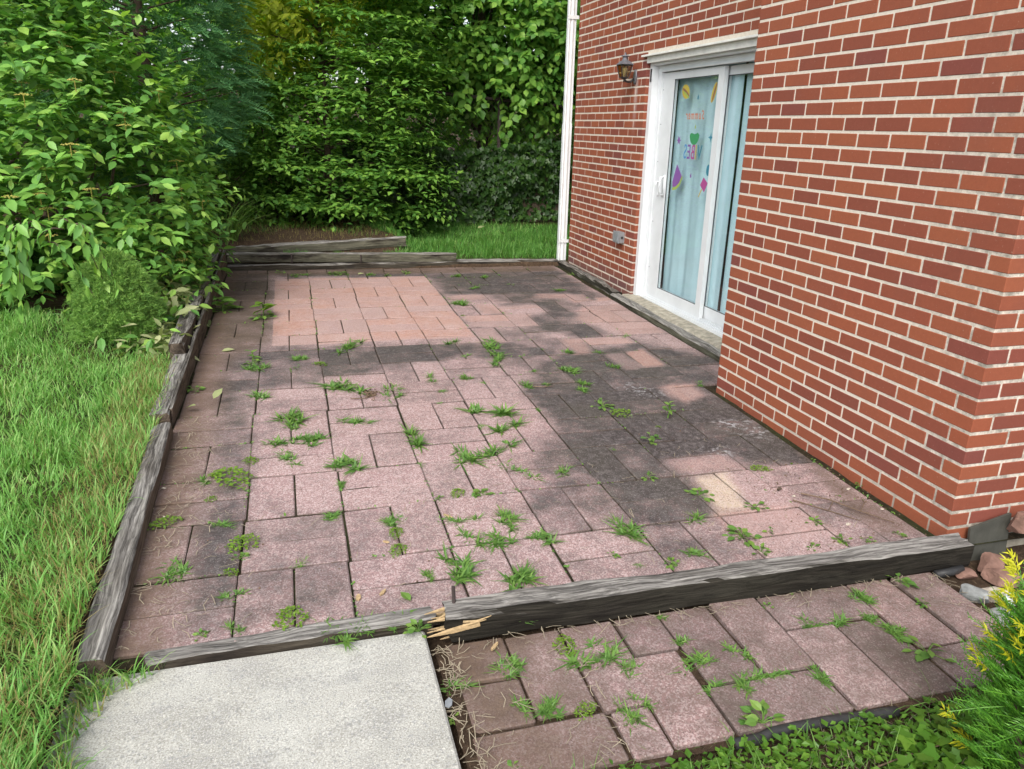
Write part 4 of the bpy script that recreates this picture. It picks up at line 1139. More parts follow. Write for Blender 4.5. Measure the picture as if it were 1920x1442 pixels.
# ---------------- board along the foot of the set back wall, threshold board, downspout, lantern, outlet
def timber(name, p0, p1, w, h, mat, col, seed, seg=44, rag=.004, rough_end=(.01, .01), label=None, cat=None, group=None, dip=None, parent=None):
    """timber whose top centre line runs p0 -> p1; local x along the grain"""
    p0 = np.array(p0, float); p1 = np.array(p1, float)
    d = p1 - p0; Lg = np.linalg.norm(d); d /= Lg
    s_ = norm(np.cross([0, 0, 1.0], d)); u_ = np.cross(d, s_)
    r = np.random.default_rng(seed)
    c = min(w, h) * .10
    prof = [(-w / 2 + c, 0), (-w / 6, 0), (w / 6, 0), (w / 2 - c, 0), (w / 2, -c), (w / 2, -h * .35), (w / 2, -h * .7), (w / 2 - .3 * c, -h), (0, -h), (-w / 2 + .3 * c, -h), (-w / 2, -h * .7), (-w / 2, -h * .35), (-w / 2, -c)]
    k = len(prof)
    xs = np.linspace(0, Lg, seg)
    V = np.zeros((seg, k, 3))
    for q, (a, b) in enumerate(prof):
        wob = rag * vn(xs + seed * 3.1, np.full(seg, q * 1.7 + seed), 3.2) + rag * .7 * vn(xs * 1.0 + seed, np.full(seg, q * 3.3), 13)
        wob2 = rag * vn(xs + seed * 5.7, np.full(seg, q * 2.3 + 9), 4.5)
        V[:, q, 0] = xs; V[:, q, 1] = a + wob2 * (1 if abs(a) > w * .3 else 0); V[:, q, 2] = b + wob * (1.2 if b > -.5 * h else .3)
        V[0, q, 0] -= r.uniform(-1, 1) * rough_end[0]; V[-1, q, 0] += r.uniform(-1, 1) * rough_end[1]
    if dip is not None: V[:, :, 2] += dip(xs / Lg)[:, None]
    i = (np.arange(seg - 1)[:, None] * k + np.arange(k)[None]).ravel(); i2 = (np.arange(seg - 1)[:, None] * k + (np.arange(k)[None] + 1) % k).ravel()
    F = [np.stack([i, i + k, i2 + k, i2], -1), np.arange(k)[None], (np.arange(k)[::-1] + (seg - 1) * k)[None]]
    me = rawmesh(name, V.reshape(-1, 3) - [Lg / 2, 0, 0], [f[:, ::-1] for f in F], mat)
    o = bpy.data.objects.new(name, me)
    mid = (p0 + p1) / 2
    o.matrix_world = Matrix(((d[0], s_[0], u_[0], mid[0]), (d[1], s_[1], u_[1], mid[1]), (d[2], s_[2], u_[2], mid[2]), (0, 0, 0, 1)))
    COL.objects.link(o)
    o.color = tuple(col) + (1,)
    ORG[o.name] = mid
    return tag(o, label, cat, group)
G_T = 'weathered landscape timbers edging the patio'
wd = M['wood']
gz = lambda x, y, h: (x, y, float(gp(x, y)) + h)
timber('edge_board', gz(XR - .075, 6.40, .035), gz(XR - .085, 7.93, .04), .085, .08, wd, (.35, .25, .1), 31, rag=.012, label='rotten dark board lying along the foot of the set back brick wall', cat='board')
timber('threshold_board', gz(XR - .13, 4.05, .04), gz(XR - .12, 6.36, .035), .085, .09, wd, (1.0, .9, .2), 32, rag=.004, label='pale weathered board lying under the sliding door sill', cat='board')

dsp = empty('downspout', (2.87, 7.99, float(gp(2.87, 7.99))), 'white downspout running down the far corner of the brick house', 'downspout')
def ribbed(x0, x1, y0, y1, z0, z1, ribs):
    m_ = MB(); n = ribs * 4
    xs = np.linspace(x0, x1, n + 1)
    f = np.where((np.arange(n + 1) // 2) % 2 == 0, 0, .007); f[0] = f[-1] = .006
    pts = [(x, y0 + d_) for x, d_ in zip(xs, f)] + [(x1, y1), (x0, y1)]
    k = len(pts); V = np.array([(a, b, z) for z in (z0, z1) for a, b in pts])
    q = np.arange(k); q2 = (q + 1) % k
    m_.add(V, [np.stack([q, q2, q2 + k, q + k], -1), np.arange(k)[::-1][None], (np.arange(k) + k)[None]])
    return m_
ribbed(2.835, 2.925, 7.985, 8.045, .07, 1.545, 2).build('lower_pipe', M['alu'], dsp)
ribbed(2.838, 2.922, 7.988, 8.042, 1.535, 5.55, 2).build('upper_pipe', M['alu'], dsp)
m_ = MB(); m_.box((2.830, 7.980, .30), (2.945, 7.983, .335)); m_.build('strap', M['alu'], dsp)
m_ = MB(); m_.box((2.830, 7.980, 2.55), (2.945, 7.983, 2.585)); m_.build('strap', M['alu'], dsp)

# wall lantern
LY, LZ, LX = 6.50, 1.99, XR - .145
lan = empty('wall_lantern', (XR, LY, 1.93), 'aged metal wall lantern with smoky glass on the brick beside the door', 'wall lamp')
m_ = MB(); m_.lathe([(0, 0), (.034, 0), (.046, .006), (.046, .012), (.03, .02), (.0, .022)], (0, 0, 0), 14)
V, F = m_.get(); V = V[:, [2, 0, 1]] * np.array([-1, 1, 1.75]) + np.array([XR - .001, LY, 1.935]); F = [f[:, ::-1] for f in F]
build('back_plate', V, F, M['pewter'], lan, smooth=True)
m_ = MB(); m_.tube([(XR - .02, LY, 1.915), (XR - .055, LY, 1.885), (XR - .095, LY, 1.878), (XR - .13, LY, 1.89), (LX, LY, 1.915)], [.013, .012, .011, .012, .016], 8)
m_.tube([(LX, LY, 1.872), (LX, LY, 1.885), (LX, LY, 1.9)], [.004, .009, .006], 8)
m_.build('arm', M['black'], lan, smooth=True)
def frustum(z0, r0, z1, r1, rot=math.pi / 4):
    return [np.array([(LX + r * math.cos(rot + q * math.pi / 2), LY + r * math.sin(rot + q * math.pi / 2), z) for q in range(4)]) for z, r in ((z0, r0), (z1, r1))]
a, b = frustum(1.922, .055, 2.055, .095)
m_ = MB()
for q in range(4):
    m_.tube([a[q], b[q]], .006, 4)
    m_.tube([a[q], a[(q + 1) % 4]], .006, 4); m_.tube([b[q], b[(q + 1) % 4]], .005, 4)
m_.lathe([(0, 1.905), (.03, 1.908), (.045, 1.92), (0, 1.924)], (LX, LY, 0), 8)
m_.build('cage', M['black'], lan)
for q in range(4):
    p4 = np.array([a[q], a[(q + 1) % 4], b[(q + 1) % 4], b[q]])
    nn = norm(np.cross(p4[1] - p4[0], p4[3] - p4[0]))
    V = np.concatenate([p4 * .985 + p4.mean(0) * .015, p4 * .985 + p4.mean(0) * .015 - nn * .002])
    build('glass_pane', V, [np.array([[0, 1, 2, 3], [7, 6, 5, 4], [0, 4, 5, 1], [1, 5, 6, 2], [2, 6, 7, 3], [3, 7, 4, 0]])], M['smoke'], lan)
m_ = MB(); a2, b2 = frustum(2.058, .112, 2.10, .05); m_.add(np.concatenate([a2, b2]), [[[0, 1, 5, 4], [1, 2, 6, 5], [2, 3, 7, 6], [3, 0, 4, 7], [3, 2, 1, 0], [4, 5, 6, 7]]])
m_.lathe([(.034, 2.10), (.03, 2.125), (.026, 2.14), (.05, 2.145), (.045, 2.152), (.012, 2.16), (.008, 2.172), (.011, 2.178), (.0, 2.188)], (LX, LY, 0), 12)
m_.build('roof_cap', M['pewter'], lan)
m_ = MB(); m_.lathe([(0, 1.925), (.014, 1.925), (.014, 1.955), (.02, 1.97), (.034, 1.995), (.034, 2.015), (.02, 2.038), (0, 2.045)], (LX, LY, 0), 12); m_.build('bulb', M['bulb'], lan, smooth=True)

for ch in lan.children:
    ch.data.transform(Matrix.Scale(.76, 4))
# outdoor outlet
out = empty('outlet_box', (XR, 6.56, .56), 'grey metal outdoor outlet box on the brick wall', 'outlet')
m_ = MB(); m_.box((XR - .052, 6.50, .51), (XR - .0, 6.625, .605)); m_.build('box_body', M['greymetal'], out)
m_ = MB(); m_.box((XR - .058, 6.495, .505), (XR - .0525, 6.63, .61)); m_.build('face_plate', M['greymetal'], out)
for yy in (6.508, 6.566):
    m_ = MB(); m_.box((XR - .066, yy, .517), (XR - .0585, yy + .05, .592)); m_.tube([(XR - .061, yy + .002, .597), (XR - .061, yy + .048, .597)], .005, 6); m_.build('flap_cover', M['greymetal'], out)
m_ = MB(); m_.tube([(XR - .026, 6.4985, .557), (XR - .026, 6.494, .557)], .012, 10); m_.build('plug', M['black'], out)

# ================================================================== TIMBERS
timber('landscape_timber', gz(-.63, 2.03, .055), gz(-.668, 3.74, .075), .082, .16, wd, (.62, .35, 1.0), 1, rag=.005, rough_end=(.012, .03), label='weathered grey timber along the lawn edge nearest the concrete walk', cat='timber', group=G_T)
timber('landscape_timber', gz(-.695, 3.86, .085), gz(-.70, 4.83, .10), .085, .16, wd, (.72, .1, .9), 2, seg=30, rag=.008, label='short split grey timber in the middle of the lawn edge', cat='timber', group=G_T)
timber('landscape_timber', gz(-.725, 4.84, .165), gz(-.73, 8.0, .20), .09, .2, wd, (.6, .3, .8), 3, rag=.009, rough_end=(.02, .01), label='raised timber with a pale broken end below the leafy shrub', cat='timber', group=G_T)
timber('edging_plank', gz(-.652, 3.93, .085), gz(-.652, 7.98, .20), .022, .22, wd, (.5, .45, 1.0), 4, rag=.004, label='long brown plank standing on edge along the left side of the patio', cat='plank')
timber('landscape_timber', gz(-.63, 7.97, .05), gz(2.80, 7.99, .055), .10, .12, wd, (.9, .25, .3), 5, seg=60, rag=.007, rough_end=(.01, .03), label='long low blackened timber across the far end of the patio', cat='timber', group=G_T)
timber('landscape_timber', gz(-.63, 7.985, .165), gz(1.67, 7.98, .137), .09, .085, wd, (.7, 1.6, .3), 6, seg=50, rag=.005, rough_end=(.01, .008), label='greenish split timber lying on the low far timber', cat='timber', group=G_T)
timber('landscape_timber', (-.67, 8.31, .262), (1.19, 8.40, .335), .10, .10, wd, (.85, 1.5, .3), 7, seg=50, rag=.008, rough_end=(.01, .012), label='uppermost far timber set back with a rotted split top', cat='timber', group=G_T)
timber('landscape_timber', gz(-.50, 2.075, .004), gz(.36, 2.092, .012), .07, .09, wd, (1.1, .3, .4), 8, seg=36, rag=.006, label='sunken pale timber strip between concrete walk and patio', cat='timber', group=G_T)
bt = timber('landscape_timber', gz(.40, 2.035, .056), gz(2.43, 2.012, .060), .094, .098, wd, (.72, .12, .1), 9, seg=70, rag=.006, rough_end=(.02, .01), label='thick black front timber with broken yellow left end', cat='timber', group=G_T)
bt_org = ORG[bt.name]
spr = np.random.default_rng(5)
inv = bt.matrix_world.inverted()
def shard(a, b, w, mat):
    a = np.array(a, float); b = np.array(b, float)
    m_ = MB(); mid = (a + b) / 2 + spr.normal(0, .004, 3)
    m_.tube([a, mid, b], [w, w * .8, .0012], 5)
    V, F = m_.get()
    V = np.array([list(inv @ Vector(v)) for v in V])
    o = bpy.data.objects.new('splinter', rawmesh('splinter', V, F, mat)); link(o, bt)
    ORG[o.name] = bt_org
zt = float(gp(.4, 2.04)) + .05
for q in range(15):
    y = 1.992 + spr.uniform(0, .085); z = zt - spr.uniform(.0, .085)
    shard((.47 + spr.uniform(-.02, .05), y, z), (.375 - spr.uniform(0, .055), y + spr.normal(0, .012), z + spr.normal(-.006, .012)), spr.uniform(.003, .012), M['rawwood'] if spr.uniform() < .72 else M['wood'])
for q in range(2):
    shard((.44, 1.988, zt - .02 - q * .014), (.50 + spr.uniform(0, .06), 1.984, zt - .01 - q * .012), .005, M['rawwood'])
m_ = MB(); zz = float(gp(.411, 2.1))
m_.tube([(.428, 2.058, zz - .1), (.425, 2.058, zz + .05), (.423, 2.059, zz + .115)], .0065, 7)
tag(m_.build('metal_stake', M['rust'], loc=(.425, 2.058, zz)), 'rusty steel stake standing in the broken end of the front timber', 'stake')
# rusty nail pins in the stacked timbers
for n_, (x, y, z0, z1, lab) in enumerate([(-.02, 7.93, .15, .24, 'rust streaked pin in the green timber near its left end'), (.665, 7.93, .13, .22, 'rust streaked pin in the middle of the green timber')]):
    m_ = MB(); m_.tube([(x, y - .002, z0), (x, y - .004, z1)], .008, 6); tag(m_.build('timber_pin', M['rust'], loc=(x, y, z0)), lab, 'pin')
# ================================================================== VEGETATION
LEAF8_V = np.array([(0, 0, 0), (-.36, .26, .05), (-.40, .56, .03), (0, .28, -.02), (0, .58, -.03), (.36, .26, .05), (.40, .56, .03), (0, 1, -.10)])
LEAF8_F = np.array([(0, 3, 1), (1, 3, 4), (1, 4, 2), (2, 4, 7), (0, 5, 3), (5, 4, 3), (5, 6, 4), (6, 7, 4)])
LEAF4_V = np.array([(0, 0, 0), (-.42, .42, .05), (0, .46, -.03), (.42, .42, .05), (0, 1, -.08)])
LEAF4_F = np.array([(0, 2, 1), (0, 3, 2), (1, 2, 4), (2, 3, 4)])
# three-lobed ivy leaf
IVY_V = np.array([(0, 0, 0), (-.34, -.06, .03), (-.55, .34, .05), (-.27, .42, .02), (0, 1, -.06), (.27, .42, .02), (.55, .34, .05), (.34, -.06, .03), (0, .4, -.03)])
IVY_F = np.array([(0, 8, 1), (1, 8, 2), (2, 8, 3), (3, 8, 4), (4, 8, 5), (5, 8, 6), (6, 8, 7), (7, 8, 0)])

def frames(d, up):
    d = norm(d); r = norm(np.cross(d, up)); n = np.cross(r, d)
    return r, d, n

def leaf_mesh(P, d, up, size, wid, TV, TF):
    r, d, n = frames(d, up)
    V = P[:, None] + size[:, None, None] * (TV[None, :, 0:1] * wid * r[:, None] + TV[None, :, 1:2] * d[:, None] + TV[None, :, 2:3] * n[:, None])
    F = TF[None] + (np.arange(len(P)) * len(TV))[:, None, None]
    return V.reshape(-1, 3), F.reshape(-1, 3)

def showing(P, size, wid, count, cell=7, d=None, up=None):
    """indices of the leaves that show largest: the front one of every little cell of the view"""
    u, v, z = proj(P)
    s_ = size * np.sqrt(wid) * 758 / z
    if d is not None:
        r, dd, n = frames(d, up); s_ = s_ * (.35 + .65 * np.abs((n * norm(P - CAMP)).sum(-1)))
    ok = (u > 2) & (u < 1022) & (v > 2) & (v < 767) & (z > .3)
    key = (np.floor(u / cell).astype(int) * 4096 + np.floor(v / cell).astype(int))
    o = np.lexsort((z, key)); first = np.ones(len(o), bool); first[1:] = key[o][1:] != key[o][:-1]
    cand = o[first]; cand = cand[ok[cand]]
    return cand[np.argsort(-s_[cand])][:count]

def foliage(root, P, d, up, size, wid, TV, TF, mat, singles=0, sname='leaf', name='foliage', cell=7):
    idx = showing(P, size, wid, singles, cell, d, up) if singles else np.zeros(0, int)
    keep = np.ones(len(P), bool); keep[idx] = False
    V, F = leaf_mesh(P[keep], d[keep], up[keep], size[keep], wid, TV, TF)
    o = build(name, V, [F], mat, root, smooth=True); o['kind'] = 'stuff'
    if len(idx):
        TW = TV * np.array([wid, 1, 1])
        me = rawmesh(sname, TW, [TF], mat, True)
        r, dd, n = frames(d[idx], up[idx])
        org = ORG[root.name]
        for q, i in enumerate(idx):
            l = bpy.data.objects.new(sname, me); s_ = size[i]; p = P[i] - org
            l.parent = root
            l.matrix_basis = Matrix(((r[q, 0] * s_, dd[q, 0] * s_, n[q, 0] * s_, p[0]), (r[q, 1] * s_, dd[q, 1] * s_, n[q, 1] * s_, p[1]), (r[q, 2] * s_, dd[q, 2] * s_, n[q, 2] * s_, p[2]), (0, 0, 0, 1)))
            COL.objects.link(l)
    return o

def sprays(base, dirv, length, nper, r, spread=.9, droop=.25, upw=1.0, jit=.25, size=(.08, .11), flat=.0):
    """leaves in opposite pairs along twigs -> P, d, up, size"""
    n = len(base)
    t = np.tile(np.linspace(.15, 1, nper), (n, 1)) + r.uniform(-.05, .05, (n, nper))
    dv = norm(dirv)
    sag = -.18 * length[:, None] * t ** 2
    P = base[:, None] + dv[:, None] * (length[:, None] * t)[..., None]
    P[..., 2] += sag
    side = norm(np.cross(dv, np.array([0, 0, 1.0])) + 1e-4)
    sg = np.where(np.arange(nper) % 2 == 0, 1, -1)[None] * np.ones((n, 1))
    last = (np.arange(nper) == nper - 1)[None, :, None]
    d = dv[:, None] * .55 + side[:, None] * (spread * sg)[..., None] * (1 - .8 * last) + np.array([0, 0, -droop])
    d = d + r.normal(0, jit, d.shape)
    up = np.array([0, 0, upw]) + .45 * dv[:, None] * (1 - flat) + r.normal(0, .33 * (1 - flat * .5), d.shape)
    sz = r.uniform(size[0], size[1], (n, nper)) * (1 - .25 * (t > .85))
    return P.reshape(-1, 3), norm(d.reshape(-1, 3)), norm(up.reshape(-1, 3)), sz.ravel()

def lobes_points(lobes, n, r, rmin=.78, rmax=1.04, upbias=0.0):
    """points near the skin of a union of ellipsoids, with outward directions"""
    lobes = np.array(lobes, float); vol = (lobes[:, 3] * lobes[:, 4] * lobes[:, 5]) ** (2 / 3)
    out = []; dirs = []
    tot = 0
    while tot < n:
        m = n * 2
        k = r.choice(len(lobes), m, p=vol / vol.sum())
        u = norm(r.normal(size=(m, 3)))
        rad = r.uniform(rmin ** 2, rmax ** 2, m) ** .5
        rad = rad * (1 + .10 * vn(u[:, 0] * 2 + k, u[:, 2] * 2 + u[:, 1], 2.4))
        P = lobes[k, :3] + u * rad[:, None] * lobes[k, 3:]
        dn = norm(u / lobes[k, 3:])
        inside = np.zeros(m, bool)
        for q in range(len(lobes)):
            e = (((P - lobes[q, :3]) / lobes[q, 3:]) ** 2).sum(1)
            inside |= (e < rmin * rmin * .8) & (k != q)
        good = ~inside
        out.append(P[good]); dirs.append(dn[good]); tot += good.sum()
    return np.concatenate(out)[:n], np.concatenate(dirs)[:n]

def branches(root, stems, mat, name='branch'):
    for P, r0, r1 in stems:
        P = np.array(P, float)
        m_ = MB(); m_.tube(P, np.linspace(r0, r1, len(P)), 7); m_.build(name, mat, root, smooth=True)

def curve(a, b, bow, n=7):
    a = np.array(a, float); b = np.array(b, float); t = np.linspace(0, 1, n)[:, None]
    return a + (b - a) * t + np.array(bow) * (4 * t * (1 - t))

# ---------- big dogwood shrub on the lawn's far side
r = np.random.default_rng(101)
dog = empty('dogwood_shrub', (-2.3, 6.9, .2), 'huge leafy green shrub with small flower heads filling the corner beyond the lawn', 'shrub')
DL = [(-2.35, 6.75, 1.45, 1.35, 1.15, 1.35), (-1.45, 6.55, 1.15, .82, .8, 1.0), (-1.35, 6.75, .75, .72, .8, .75), (-2.6, 6.1, .8, .8, .65, .75), (-1.75, 6.05, .62, .62, .55, .58), (-3.3, 6.6, 1.9, 1.3, 1.2, 1.5), (-2.2, 6.9, 2.45, .9, .9, .65), (-1.15, 6.5, .42, .42, .5, .42)]
Pb, Dn = lobes_points(DL, 4200, r, .72, .99)
g_ = Pb[:, 2] > .12; Pb, Dn = Pb[g_], Dn[g_]
dv = norm(Dn * .8 + np.array([0, 0, .10]) + r.normal(0, .35, Dn.shape))
ln = r.uniform(.22, .42, len(Pb))
P, d, up, sz = sprays(Pb - dv * .1, dv, ln, 8, r, .85, .25, 1.1, .34, (.055, .132))
foliage(dog, P, d, up, sz, .62, LEAF8_V, LEAF8_F, M['dogwood'], 292, cell=9)
y_ = r.choice(len(P), 230, replace=False)
y_ = y_[np.argsort(proj(P[y_])[2])][:190]
V, F = leaf_mesh(P[y_] + norm(CAMP - P[y_]) * .07 + [0, 0, .02], d[y_], up[y_], sz[y_] * .8, .6, LEAF8_V, LEAF8_F)
o = build('new_growth', V, [F], M['young'], dog); o['kind'] = 'stuff'
st = []
for q in range(16):
    e = Pb[r.integers(len(Pb))]
    st.append((curve((-2.2 + r.normal(0, .35), 6.9 + r.normal(0, .25), .1), e, (r.normal(0, .1), r.normal(0, .1), .15)), .022, .005))
branches(dog, st, M['bark'], 'stem')
# flat flower heads
fp = Pb[r.choice(len(Pb), 380, replace=False)]
u, v, z = proj(fp); vis = (u > -5) & (u < 260) & (v > 40) & (v < 300) & (fp[:, 1] < 6.6)
fp = fp[vis][:70]
m_ = MB()
for c in fp:
    c = c + norm(CAMP - c) * .10 + np.array([0, 0, .05])
    n_ = 26; a = r.uniform(0, 6.28, n_); rr = .05 * np.sqrt(r.uniform(0, 1, n_))
    for q in range(n_):
        p = c + np.array([rr[q] * math.cos(a[q]), rr[q] * math.sin(a[q]), .012 - rr[q] * .25])
        s_ = .0075
        m_.add([p + [s_, 0, 0], p + [-s_, 0, 0], p + [0, s_, 0], p + [0, -s_, 0], p + [0, 0, s_]], [[[0, 2, 4], [2, 1, 4], [1, 3, 4], [3, 0, 4]]])
    m_.tube([c - [0, 0, .07], c], .003, 4)
V, F = m_.get(); o = build('flower_heads', V, F, M['flower'], dog); o['kind'] = 'stuff'

# ---------- dwarf spruce in front of it
spc = empty('dwarf_spruce', (-1.13, 5.35, float(terr(-1.13, 5.35))), 'small dense rounded dwarf spruce at the lawn end below the big shrub', 'shrub')
def needles(root, pts, dirs, r, ln, wd_, mat, per=14, spread=.9, name='foliage'):
    n = len(pts)
    P = np.repeat(pts, per, 0) + r.normal(0, ln * .25, (n * per, 3))
    d = norm(np.repeat(dirs, per, 0) + r.normal(0, spread, (n * per, 3)))
    s_ = norm(np.cross(d, r.normal(size=d.shape)))
    L_ = ln * r.uniform(.7, 1.2, (n * per, 1))
    V = np.stack([P - s_ * wd_, P + s_ * wd_, P + d * L_], 1).reshape(-1, 3)
    F = np.arange(len(V)).reshape(-1, 3)
    o = build(name, V, [F], mat, root); o['kind'] = 'stuff'; return o
a = []; dd = []
for q in range(4200):
    h = r.uniform(0, 1) ** 1.1; th = r.uniform(0, 6.283)
    R = .235 * (1 - h ** 2) ** .62 * (1 + .22 * vn(th * 2.2, h * 6, 1.3) + .16 * vn(th * 4, h * 12, 2.1)) + .012
    a.append((-1.13 + R * math.cos(th), 5.35 + R * math.sin(th), spc.location.z + .02 + .52 * h)); dd.append((math.cos(th), math.sin(th), .45))
needles(spc, np.array(a), norm(np.array(dd)), r, .028, .0026, M['spruce'], 14, .75)
m_ = MB(); m_.lathe([(.16, 0.02), (.19, .08), (.16, .25), (.10, .38), (.0, .44)], tuple(spc.location), 12); m_.build('inner_twigs', M['spruce'], spc)

# cut branch of the shrub draped over the spruce
cb = empty('cut_branch', (-1.3, 5.2, .75), 'drooping cut branch with limp leaves draped over the dwarf spruce', 'branch')
stems = []; bs = []; dv = []
for q in range(7):
    s0 = np.array([-1.42 + r.uniform(-.1, .35), 5.22 + r.uniform(-.1, .1), .86 + r.uniform(-.1, .03)]); e = s0 + np.array([r.uniform(-.28, .32), r.uniform(-.2, -.02), -r.uniform(.25, .5)])
    c = curve(s0, e, (0, -.05, .14)); stems.append((c, .005, .002))
    for t in range(1, 7): bs.append(c[t]); dv.append(c[t] - c[t - 1])
branches(cb, stems, M['bark'], 'twig')
P, d, up, sz = sprays(np.array(bs), np.array(dv), np.full(len(bs), .06), 3, r, .5, .9, .4, .3, (.07, .12))
foliage(cb, P, d, up, sz, .5, LEAF8_V, LEAF8_F, M['dogwood'], 70)
# pile of wilting prunings along the timber
wp = empty('pruning_pile', (-.86, 5.7, .2), 'pile of limp pale cut leaves between the shrub and the raised timber', 'prunings')
n = 900
X = -.86 + r.normal(0, .10, n); Y = r.uniform(4.95, 7.4, n); X -= .04 * (Y - 5); Z = terr(X, Y) + .02 + np.abs(r.normal(0, .06, n))
d = norm(np.c_[r.normal(size=(n, 2)), r.normal(-.25, .35, n)]); up = norm(np.c_[r.normal(0, .6, (n, 2)), np.ones(n)])
foliage(wp, np.c_[X, Y, Z], d, up, r.uniform(.07, .12, n), .48, LEAF8_V, LEAF8_F, M['wilt'], 160, cell=6)
n = 260
X = -.92 + r.normal(0, .13, n); Y = r.uniform(4.95, 7.4, n); Z = terr(X, Y) + .03 + np.abs(r.normal(0, .07, n))
d = norm(np.c_[r.normal(size=(n, 2)), r.normal(-.25, .35, n)]); up = norm(np.c_[r.normal(0, .6, (n, 2)), np.ones(n)])
V, F = leaf_mesh(np.c_[X, Y, Z], d, up, r.uniform(.07, .11, n), .55, LEAF8_V, LEAF8_F); o = build('green_leaves', V, [F], M['dogwood'], wp); o['kind'] = 'stuff'

# ---------- cypress behind the shrub
r = np.random.default_rng(102)
cyp = empty('cypress_tree', (-1.35, 9.0, .3), 'dark blue green feathery cypress behind the leafy shrub', 'tree')
a = []; dd = []
for q in range(3600):
    h = r.uniform(0, 1); th = r.uniform(0, 6.283)
    R = (1.02 - .30 * h) * sst(.25 + h * 3) * (1 + .22 * vn(th * 1.8 + 3, h * 5, 1.6)) * r.uniform(.72, 1.02)
    a.append((-1.35 + R * math.cos(th), 9.0 + R * math.sin(th), .75 + 3.6 * h)); dd.append((math.cos(th), math.sin(th), .25))
a = np.array(a); dd = norm(np.array(dd) + r.normal(0, .25, (len(a), 3)))
# flat fan sprays: many narrow scales along a frond
per = 26
t = np.tile(np.linspace(0, 1, per), (len(a), 1)); sd_ = np.where(np.arange(per) % 2, 1, -1)
side = norm(np.cross(dd, np.array([0, 0, 1.0]) + r.normal(0, .5, dd.shape)))
P = a[:, None] + dd[:, None] * (t * .24)[..., None]; P[..., 2] -= .09 * t ** 2
d_ = dd[:, None] * .75 + side[:, None] * (sd_[None] * (1 - t * .6))[..., None] * .8 + r.normal(0, .12, P.shape)
V, F = leaf_mesh(P.reshape(-1, 3), norm(d_.reshape(-1, 3)), np.repeat(np.cross(side, dd), per, 0), (r.uniform(.055, .085, (len(a), 1)) * (1 - .35 * t)).ravel(), .28, LEAF4_V, LEAF4_F)
o = build('crown', V, [F], M['cypress'], cyp); o['kind'] = 'stuff'
m_ = MB(); m_.tube([(-1.35, 9, .1), (-1.33, 9.02, 2), (-1.35, 9, 4.2)], [.10, .07, .02], 8); m_.build('trunk', M['bark'], cyp, smooth=True)
m_ = MB()
for q in range(0, len(a), 24): m_.tube([(-1.35, 9.0, a[q][2] - .25), a[q]], [.012, .004], 4, False)
m_.build('inner_twigs', M['bark'], cyp)

# ---------- layered tree in the middle
r = np.random.default_rng(103)
lay = empty('layered_tree', (.45, 9.9, .25), 'bushy tree with layered branches reaching the ground in the middle of the far bed', 'tree')
LL = [(.55, 9.9, 1.4, .92, .8, .95), (.6, 9.8, .95, 1.1, .8, .6), (.8, 9.7, .75, 1.0, .7, .42), (1.0, 9.95, 2.7, .72, .7, .95), (1.0, 9.85, 1.85, .85, .7, .6), (1.1, 10, 3.6, .7, .7, .8), (-.05, 9.95, 1.25, .5, .5, .6)]
Pb, Dn = lobes_points(LL, 2900, r, .55, 1.0)
Dn[:, 2] *= .25
dv = norm(norm(Dn) + np.array([.12, -.2, .12]) + r.normal(0, .28, Dn.shape))
P, d, up, sz = sprays(Pb, dv, r.uniform(.3, .6, len(Pb)), 8, r, .9, .18, 1.25, .26, (.07, .115), .4)
# terrace the crown into tiers
P[:, 2] += .06 * np.sin(P[:, 2] * 2 * math.pi / .42 + P[:, 0] * 1.5)
k_ = P[:, 2] > .22
foliage(lay, P[k_], d[k_], up[k_], sz[k_], .66, LEAF4_V, LEAF4_F, M['beech'], 240, cell=8)
st = [(curve((.45, 9.95, .15), (.42, 9.95, 3.4), (.05, 0, 0)), .05, .015)]
for q in range(26):
    h = r.uniform(.4, 3.2); th = r.uniform(0, 6.28); R = r.uniform(.6, 1.1)
    st.append((curve((.44, 9.95, h), (.44 + R * math.cos(th), 9.9 + R * .75 * math.sin(th), h + .18), (0, 0, .05), 5), .014, .003))
m_ = MB(); m_.tube(st[0][0], np.linspace(.05, .015, 7), 8); m_.build('trunk', M['bark'], lay, smooth=True)
branches(lay, st[1:], M['bark'])

# ---------- broad leaved tree over the fence
r = np.random.default_rng(104)
mul = empty('broad_leaved_tree', (2.7, 11.3, .35), 'tree with big bright leaves hanging over the fence beside the downspout', 'tree')
LM = [(2.5, 11.1, 3.0, 1.15, .8, 1.0), (3.2, 11.0, 2.6, 1.0, .75, .9), (2.1, 11.1, 2.55, .8, .6, .6), (2.9, 10.75, 2.0, .8, .5, .42), (3.7, 11, 3.3, 1.1, .9, 1.2), (2.6, 11.2, 4.0, 1.3, .9, .8)]
Pb, Dn = lobes_points(LM, 2300, r, .62, 1.0)
dv = norm(Dn + np.array([0, -.15, -.15]) + r.normal(0, .4, Dn.shape))
P, d, up, sz = sprays(Pb, dv, r.uniform(.3, .5, len(Pb)), 7, r, .8, .55, 1.0, .3, (.09, .15))
foliage(mul, P, d, up, sz, .86, LEAF8_V, LEAF8_F, M['mulberry'], 240, cell=8)
st = []
for q in range(12):
    e = Pb[r.integers(len(Pb))]; st.append((curve((2.7, 11.3, 1.0 + r.uniform(0, 1)), e, (0, 0, .2)), .03, .006))
branches(mul, st, M['bark'])
m_ = MB(); m_.tube([(2.7, 11.3, .1), (2.75, 11.25, 1.4), (2.7, 11.2, 3.6)], [.11, .09, .04], 9); m_.build('trunk', M['bark'], mul, smooth=True)
m_ = MB(); m_.tube([(1.95, 11.6, .1), (1.93, 11.6, 2.5), (1.9, 11.6, 5)], [.07, .06, .04], 8)
